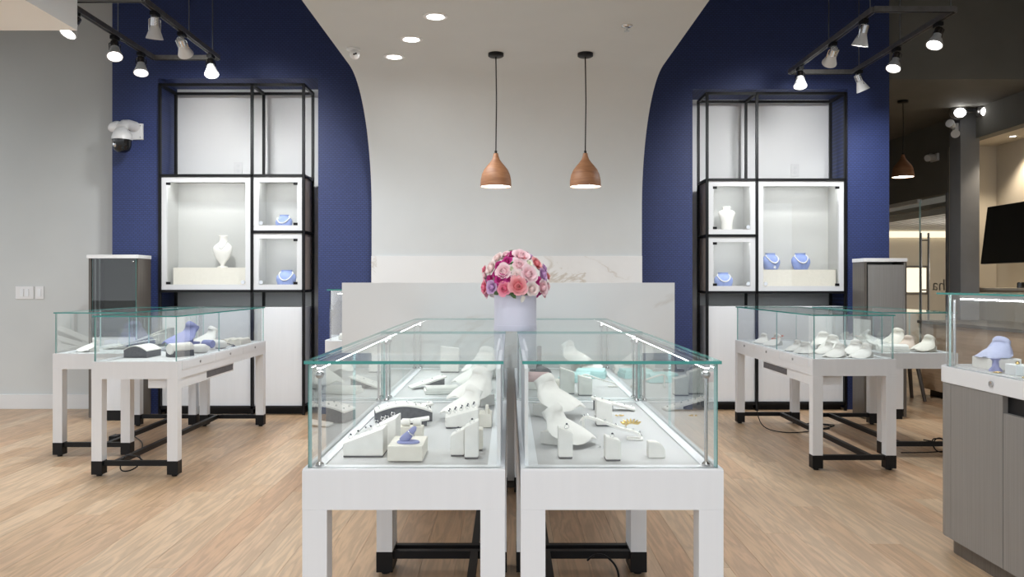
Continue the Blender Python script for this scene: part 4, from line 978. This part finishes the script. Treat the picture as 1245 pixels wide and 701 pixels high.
# ------------------------------------------------------------------ pendants, downlights, sprinkler, cameras
def pendant(label, x, y, zbot, zceil):
    t = thing('pendant_lamp', label, 'pendant lamp', (x, y, zbot), group=None)
    pr = [(.106, 0), (.1075, .015), (.106, .045), (.098, .085), (.083, .118), (.062, .145), (.042, .168), (.027, .19), (.019, .213), (.016, .232)]
    inn = [(.014, .224), (.024, .19), (.038, .166), (.058, .142), (.079, .114), (.094, .083), (.102, .045), (.1035, .004)]
    sh = obj('shade', lathe(pr, 40), 'pendant_wood', t, smooth=60)
    obj('shade_lining', lathe(inn[::-1] + [(0, .226)], 40), 'shade_in', sh, smooth=60)
    obj('bulb', lathe([(0, .008), (.05, .012), (.075, .022), (.08, .03), (0, .035)], 24), 'glow', t, smooth='all')
    obj('cord_grip', lathe([(0, .23), (.009, .23), (.009, .25), (0, .25)], 12), 'black_metal', t, smooth=40)
    obj('cord', T_([(0, 0, .25), (.004, 0, .25 + (zceil - zbot - .25) * .5), (0, 0, zceil - zbot - .02)], .0042, 8), 'black_metal', t, smooth='all')
    obj('canopy', lathe([(0, zceil - zbot - .026), (.045, zceil - zbot - .026), (.054, zceil - zbot - .02), (.054, zceil - zbot), (0, zceil - zbot)], 28), 'black_metal', t, smooth=40)
    lamp('pendant_lamp_light', 'POINT', (x, y, zbot - .02), 2, .05, (1, .93, .84))
pendant('turned wood bell pendant lamp with swirling grain, nearer the ceiling downlights', -.092, 5.72, 1.808, 2.735)
pendant('turned wood bell pendant lamp nearer the ceiling sprinkler', .530, 5.72, 1.808, 2.735)
pendant('turned wood bell pendant lamp hanging from black ceiling', 4.07, 8.5, 2.23, 3.02)
for i, (x, y) in enumerate(((-.44, 4.92), (-.64, 5.38), (-.81, 5.80))):
    t = thing('downlight', ('round recessed downlight farthest from the ceiling camera', 'middle one of three recessed ceiling downlights', 'round recessed downlight closest to the ceiling camera')[i], 'downlight', (x, y, 2.735))
    obj('trim_ring', lathe([(.075, 0), (.075, -.004), (.06, -.008), (.055, -.004), (.055, 0)], 32), 'plastic_white', t, smooth=60)
    obj('reflector', lathe([(.055, -.001), (.05, -.003), (.05, -.0005)], 32), 'steel', t)
    obj('lens', lathe([(0, -.006), (.05, -.0055), (.05, -.002), (0, -.002)], 32), 'glow', t)
t = thing('sprinkler', 'chrome fire sprinkler on the white canopy ceiling', 'sprinkler', (.73, 5.1, 2.735))
obj('escutcheon', lathe([(0, 0), (.036, 0), (.034, -.006), (.018, -.014), (0, -.014)], 24), 'chrome', t, smooth=50)
obj('head', lathe([(0, -.014), (.007, -.014), (.006, -.032), (0, -.032)], 12), 'steel', t); obj('deflector', lathe([(0, -.034), (.018, -.034), (.018, -.036), (0, -.036)], 14), 'chrome', t)
t = thing('ceiling_camera', 'small white dome camera at the canopy edge', 'security camera', (-1.06, 5.60, 2.735))
obj('mount', lathe([(0, 0), (.045, 0), (.045, -.012), (.03, -.02), (0, -.02)], 24), 'plastic_white', t, smooth=50)
hd = obj('head', sphere(bmesh.new(), (.01, -.01, -.042), .035), 'plastic_white', t, smooth='all')
for dx, dz in ((.012, -.05), (.024, -.046)): obj('lens', sphere(bmesh.new(), (dx, -.041, dz), .007, 10, 8), 'black', hd, smooth='all')
# PTZ camera on the navy wall
t = thing('wall_camera', 'white dome camera with black eye on navy wall', 'security camera', (-3.23, 7.15, 2.45))
obj('mount_plate', B(-.055, .055, -.025, 0, -.07, .07, .006), 'plastic_white', t)
for x, z in ((.035, .05), (.035, -.05)): obj('screw', mv(rot(lathe([(0, 0), (.006, 0), (.006, .003), (0, .003)], 8), R(90), 'X'), (x, -.025, z)), 'steel', t)
obj('arm', T_([(-.01, -.02, .04), (-.03, -.10, .045), (-.04, -.16, .035), (-.05, -.18, .0)], [.045, .042, .04, .05], 16), 'plastic_white', t, smooth=50)
hd = obj('dome', lathe([(.082, -.10), (.082, -.08), (.076, -.05), (.06, -.02), (.035, .0), (0, .005)], 28, off=(-.05, -.18, 0)), 'plastic_white', t, smooth='all')
obj('eye', lathe([(.076, -.10), (.074, -.15), (.062, -.185), (.035, -.205), (0, -.21)], 28, off=(-.05, -.18, 0)), 'black', hd, smooth='all')
obj('lens', sphere(bmesh.new(), (-.078, -.235, -.145), .026, 14, 10, (1, .7, 1)), 'chrome', hd, smooth='all')
bm = sphere(bmesh.new(), (0, 0, 0), .048, 18, 12, (1.35, 1, .9)); rot(bm, R(-25), 'Y')
obj('floodlight', mv(bm, (-.125, -.14, .02)), 'plastic_white', t, smooth='all')
obj('floodlight_arm', T_([(-.09, -.14, .01), (-.04, -.1, .02)], .016, 8), 'plastic_white', t)
# small camera on charcoal wall, camera and emergency heads on the column
t = thing('wall_camera', 'small white camera on the dark wall beside the column', 'security camera', (DX, 9.66, 2.61))
obj('base', B(-.03, 0, -.03, .13, -.04, .05, .006), 'plastic_white', t); obj('body', T_([(-.03, .03, 0), (-.10, -.03, .0), (-.16, -.06, -.02)], [.03, .045, .04], 14), 'plastic_white', t, smooth=50)
t = thing('emergency_light', 'twin-head emergency light fixed to the grey column', 'emergency light', (4.97, 8.88, 2.97))
obj('bracket', T_([(-.11, -.03, .0), (.09, -.03, .005)], .008, 8), 'steel', t)
for i, (cx, cy) in enumerate(((-.135, -.03), (.115, -.09))):
    hd = obj('head', sphere(bmesh.new(), (cx, cy, 0), .095, 20, 14, (1, .8, .85)), 'steel', t, smooth='all')
    obj('lamp_lens', sphere(bmesh.new(), (cx - .012, cy - .05, -.012), .062, 16, 12, (1, .7, .8)), 'glow', hd, smooth='all')
t = thing('wall_camera', 'white twin spotlight camera below the emergency light', 'security camera', (4.872, 8.95, 2.80))
obj('mount', B(-.03, 0, -.04, .04, -.05, .07, .006), 'plastic_white', t)
for (a, b) in (((-.12, -.08, .06), (-.03, 0, .03)), ((-.07, -.10, -.06), (-.02, 0, -.02))): obj('head', T_([a, b], [.045, .025], 14), 'plastic_white', t, smooth=50)

# ------------------------------------------------------------------ lighting tracks
def track(label, x0, x1, y0, y1, z, zc, skip=()):
    t = thing('lighting_track', label, 'lighting track', ((x0 + x1) / 2, (y0 + y1) / 2, z))
    w = .017
    for nm, a in (('near', (x0, x1 + .0, y0 - w, y0 + w)), ('far', (x0, x1, y1 - w, y1 + w)), ('l', (x0 - w, x0 + w, y0, y1)), ('r', (x1 - w, x1 + w, y0, y1))):
        r_ = obj('rail', B(a[0], a[1], a[2], a[3], z, z + .035), 'rail', t, world=True)
        ga = (a[0] + .008, a[1] - .008, a[2] + .008, a[3] - .008); obj('rail_groove', B(*ga, z - .003, z), 'black_metal', r_, world=True)
    for (x, y) in ((x0, y0 + .75), (x1, y0 + .75), (x1, y1 - .12), (x0, y0 + .05), (x1, y0 + .05)):
        obj('suspension_wire', T_([(x, y, z + .035), (x, y, zc)], .004, 6), 'steel', t, world=True)
    return t
LT = (-2.81, -2.30, 5.16, 6.5); RT = (2.37, 2.90, 5.35, 6.94); TZ = 2.9
track('rectangular hanging light track before the navy wall camera', *LT, TZ, 3.9)
track('rectangular hanging light track before the grey column', *RT, TZ, 3.9)
def spot(label, x, y, z, aim, group):
    t = thing('track_spotlight', label, 'spotlight', (x, y, z), 0, group)
    obj('adapter', B(-.02, .02, -.035, .035, -.03, -.004, .002), 'black_metal', t)
    obj('stem', T_([(0, 0, -.03), (0, 0, -.06)], .008, 8), 'steel', t)
    q = Vector(aim).normalized().to_track_quat('-Z', 'Y').to_matrix().to_4x4(); base = Vector((0, 0, -.075))
    def pl(bm): bm.transform(Matrix.Translation(base) @ q); return bm
    h = obj('housing', pl(lathe([(0, .04), (.024, .04), (.026, .03), (.026, -.02), (.03, -.03), (.05, -.085), (.054, -.095), (.054, -.10), (.048, -.10), (.046, -.088), (0, -.05)], 24)), 'plastic_white', t, smooth=45)
    obj('collar', pl(lathe([(.0265, .035), (.029, .035), (.029, -.015), (.0265, -.015)], 20)), 'chrome', h, smooth=45)
    obj('yoke', pl(T_([(-.034, 0, -.06), (-.036, 0, .02), (0, 0, .055), (.036, 0, .02), (.034, 0, -.06)], .004, 6)), 'chrome', t, smooth=True)
    obj('lens', pl(lathe([(0, -.098), (.03, -.097), (.047, -.092), (.047, -.088), (0, -.088)], 24)), 'glow', h, smooth='all')
    e = Vector(aim).normalized()
    l = lamp('spot_beam', 'SPOT', Vector((x, y, z)) + base + e * .11, 95 if aim[1] > .5 else 45, .10 if aim[1] > .5 else .04, (.98, .99, 1), spot=110 if aim[1] > .5 else 150, blend=1); l.rotation_euler = e.to_track_quat('-Z', 'Y').to_euler()
for T4, nm, sides, near in ((LT, 'hanging before the navy wall camera', ('grey wall side', 'pendant lamp side'), ((5.32, 5.86, 6.28), (5.34, 5.78, 6.34))), (RT, 'hanging before the grey column', ('pendant lamp side', 'column side'), ((5.50, 6.02, 6.70), (5.56, 6.16, 6.82)))):
    for k in (0, 1):
        for j in (0, 1, 2):
            L_ = T4 is LT
            aim = (((-.25, -.5, -1), (.25, -.5, -1), (.15, -.35, -1)), ((-.15, .3, -1), (-.05, 1, -.7), (.25, -.45, -1)))[k][j] if L_ else (((-.15, .3, -1), (.05, 1, -.7), (-.1, -.35, -1)), ((-.45, -.3, -1), (-.4, -.3, -1), (.45, .1, -1)))[k][j]
            spot('white track spotlight ' + nm + ', ' + sides[k] + ', ' + ('farthest from the wall', 'middle of three', 'closest to the wall')[j], T4[k], near[k][j], TZ, aim, 'track spotlights ' + nm)
# ------------------------------------------------------------------ television, desk, stool
t = thing('television', 'black flat television tilted down on alcove wall', 'television', (4.985, 8.03, 1.63))
bm = B(-.022, .022, -.57, .57, -.30, .30, .006); rot(bm, R(7), 'Y'); obj('casing', bm, 'black', t)
bm = B(-.0245, -.0215, -.555, .555, -.285, .285); rot(bm, R(7), 'Y'); obj('screen', bm, 'screen', t)
obj('wall_arm', T_([(.56, 0, 0), (.3, .08, 0), (.02, 0, 0)], .02, 8), 'black_metal', t)
lamp('alcove_lamp', 'SPOT', (5.36, 8.75, 2.66), 45, .04, (1, .85, .66), spot=110)
t = thing('downlight', 'small warm downlight in the alcove ceiling', 'downlight', (5.36, 8.75, 2.70)); obj('trim_ring', lathe([(.045, 0), (.045, -.004), (.03, -.006), (.03, 0)], 20), 'plastic_white', t); obj('lens', lathe([(0, -.005), (.03, -.004), (.03, -.001), (0, -.001)], 20), 'glow', t)
lamp('alcove_lamp', 'SPOT', (5.36, 7.3, 2.66), 45, .04, (1, .85, .66), spot=110)
lamp('office_fill_light', 'POINT', (6.3, 11.0, 1.3), 32, .15, (1, .93, .82))  # added fill with no fixture, lights the ceiling slats from below
t = thing('reception_desk', 'oak fronted desk on a black recessed base', 'desk', (4.55, 7.4, 0))
obj('front_panel', B(4.2, 4.9, 6.4, 8.38, .075, .73, .003), 'desk_wood', t, world=True); obj('plinth', B(4.26, 4.85, 6.45, 8.32, 0, .075), 'black_metal', t, world=True); obj('top', B(4.17, 4.93, 6.37, 8.41, .73, .76, .003), 'laminate_dk', t, world=True)
t = thing('stool', 'dark wooden stool with splayed legs beside the oak desk', 'stool', (3.86, 8.02, 0))
obj('seat', lathe([(0, .42), (.17, .42), (.19, .435), (.19, .45), (.17, .46), (0, .455)], 28), 'laminate_dk', t, smooth=50)
for sx in (-1, 1):
    for sy in (-1, 1): obj('leg', T_([(sx * .07, sy * .07, .425), (sx * .13, sy * .13, 0)], [.022, .016], 10), 'laminate_dk', t, smooth=True)
t = thing('alcove_cabinet', 'cream low cabinet below the television', 'cabinet', (5.4, 8.3, 0)); obj('top', B(5.2, 5.568, 7.0, 9.38, 1.06, 1.085), 'cream', t, world=True); obj('cabinet', B(5.24, 5.568, 7.05, 9.38, 0, 1.06), 'cream', t, world=True)
single('desk_ornament', lathe([(0, 0), (.05, 0), (.05, .05), (.04, .06), (0, .06)], 16, sy=.5), 'black', 'small black ornament on the alcove cabinet', 'ornament', (5.33, 8.55, 1.0855))

# ------------------------------------------------------------------ cables
def cord(label, pts, r=.004):
    c = bpy.data.curves.new('c', 'CURVE'); c.dimensions = '3D'; s = c.splines.new('NURBS'); s.points.add(len(pts) - 1); s.use_endpoint_u = True; s.order_u = 4; s.resolution_u = 5
    for p, q in zip(s.points, pts): p.co = (*q, 1)
    c.bevel_depth = r; c.bevel_resolution = 1
    o = bpy.data.objects.new('tmp', c); C.objects.link(o); bpy.context.view_layer.update()
    me = bpy.data.meshes.new_from_object(o.evaluated_get(bpy.context.evaluated_depsgraph_get())); bpy.data.objects.remove(o); me.materials.clear()
    o = link('power_cable', me, 'black_metal', smooth='all'); return tag(o, label, 'cable')
def coil(cx, cy, z, r, n, seed, upright=False):
    rnd = random.Random(seed); out = []
    for i in range(n * 8):
        a = i * PI / 4; rr = r * rnd.uniform(.75, 1.1)
        out.append((cx + rr * math.cos(a), cy + (rr * .5 * math.sin(a) if upright else rr * math.sin(a)), z + (rr * (1 + math.sin(a)) if upright else rnd.uniform(.004, .02))))
    return out
cord('coiled black cable hanging by the floor outlet', coil(-3.17, 7.08, .0, .06, 3, 1, True))
cord('black cable looping under the tiered tray case', [(-2.9, 6.3, .006), (-2.8, 6.1, .006), (-2.62, 5.9, .01), (-2.5, 5.6, .006), (-2.42, 5.35, .006), (-2.3, 5.2, .006), (-2.2, 5.1, .02)])
cord('black cable draped over the drawer case rail', [(-2.33, 5.0, .095), (-2.25, 4.93, .11), (-2.16, 4.9, .10), (-2.22, 4.84, .02), (-2.32, 4.84, .03), (-2.30, 4.92, .10)])
cord('black cable piled under the bust case', coil(2.46, 6.5, .0, .12, 2, 4) + [(2.3, 6.3, .006), (2.15, 6.2, .006), (1.98, 6.3, .006), (1.95, 6.5, .05), (1.98, 6.6, .3), (1.98, 6.62, .57)])
cord('black cable wound on the cushion case rail', [(2.75, 5.46, .1)] + coil(2.85, 5.45, .02, .05, 2, 6, True) + [(2.75, 5.42, .02), (2.62, 5.5, .006)])
cord('black cable under the gold bracelet case', [(.30, 3.15, .08), (.33, 3.12, .13), (.40, 3.1, .10), (.42, 3.05, .03), (.36, 2.95, .006), (.25, 2.9, .006)])
single('power_adapter', B(-.03, .03, -.05, .05, 0, .035, .006), 'black_metal', 'small black power brick on the floor under the tiered case', 'power adapter', (-2.86, 5.98, 0))

# ------------------------------------------------------------------ keep every display clear of the case walls
bpy.context.view_layer.update()
def tree_of(o): return [o] + [m for c in o.children for m in tree_of(c)]
CASES = [(-.264, 2.058, LC), (.283, 2.058, LC), (-.264, 3.285, LC), (.283, 3.285, LC), (-2.205, 4.84, 1.75), (-2.741, 5.396, 1.2), (2.10, 5.0, 1.72), (2.705, 5.42, 1.25)]
KINDS = ('sloping_bust', 'sloping_pad', 'ring_tray', 'ring_block', 'arched_tray', 'bracelet_roll', 'bracelet_stand', 'riser', 'cushion_pad')
for o in list(bpy.data.objects):
    if o.parent or o.name.split('.')[0] not in KINDS: continue
    for cx, y0, L in CASES:
        if abs(o.location.x - cx) < HW and y0 < o.location.y < y0 + L:
            pts = [m.matrix_world @ v.co for m in tree_of(o) if m.type == 'MESH' for v in m.data.vertices]
            xa, xb, ya, yb = min(p.x for p in pts), max(p.x for p in pts), min(p.y for p in pts), max(p.y for p in pts)
            m = .047
            o.location.x += max(0, cx - HW + m - xa) - max(0, xb - (cx + HW - m)); o.location.y += max(0, y0 + .052 - ya) - max(0, yb - (y0 + L - .052))
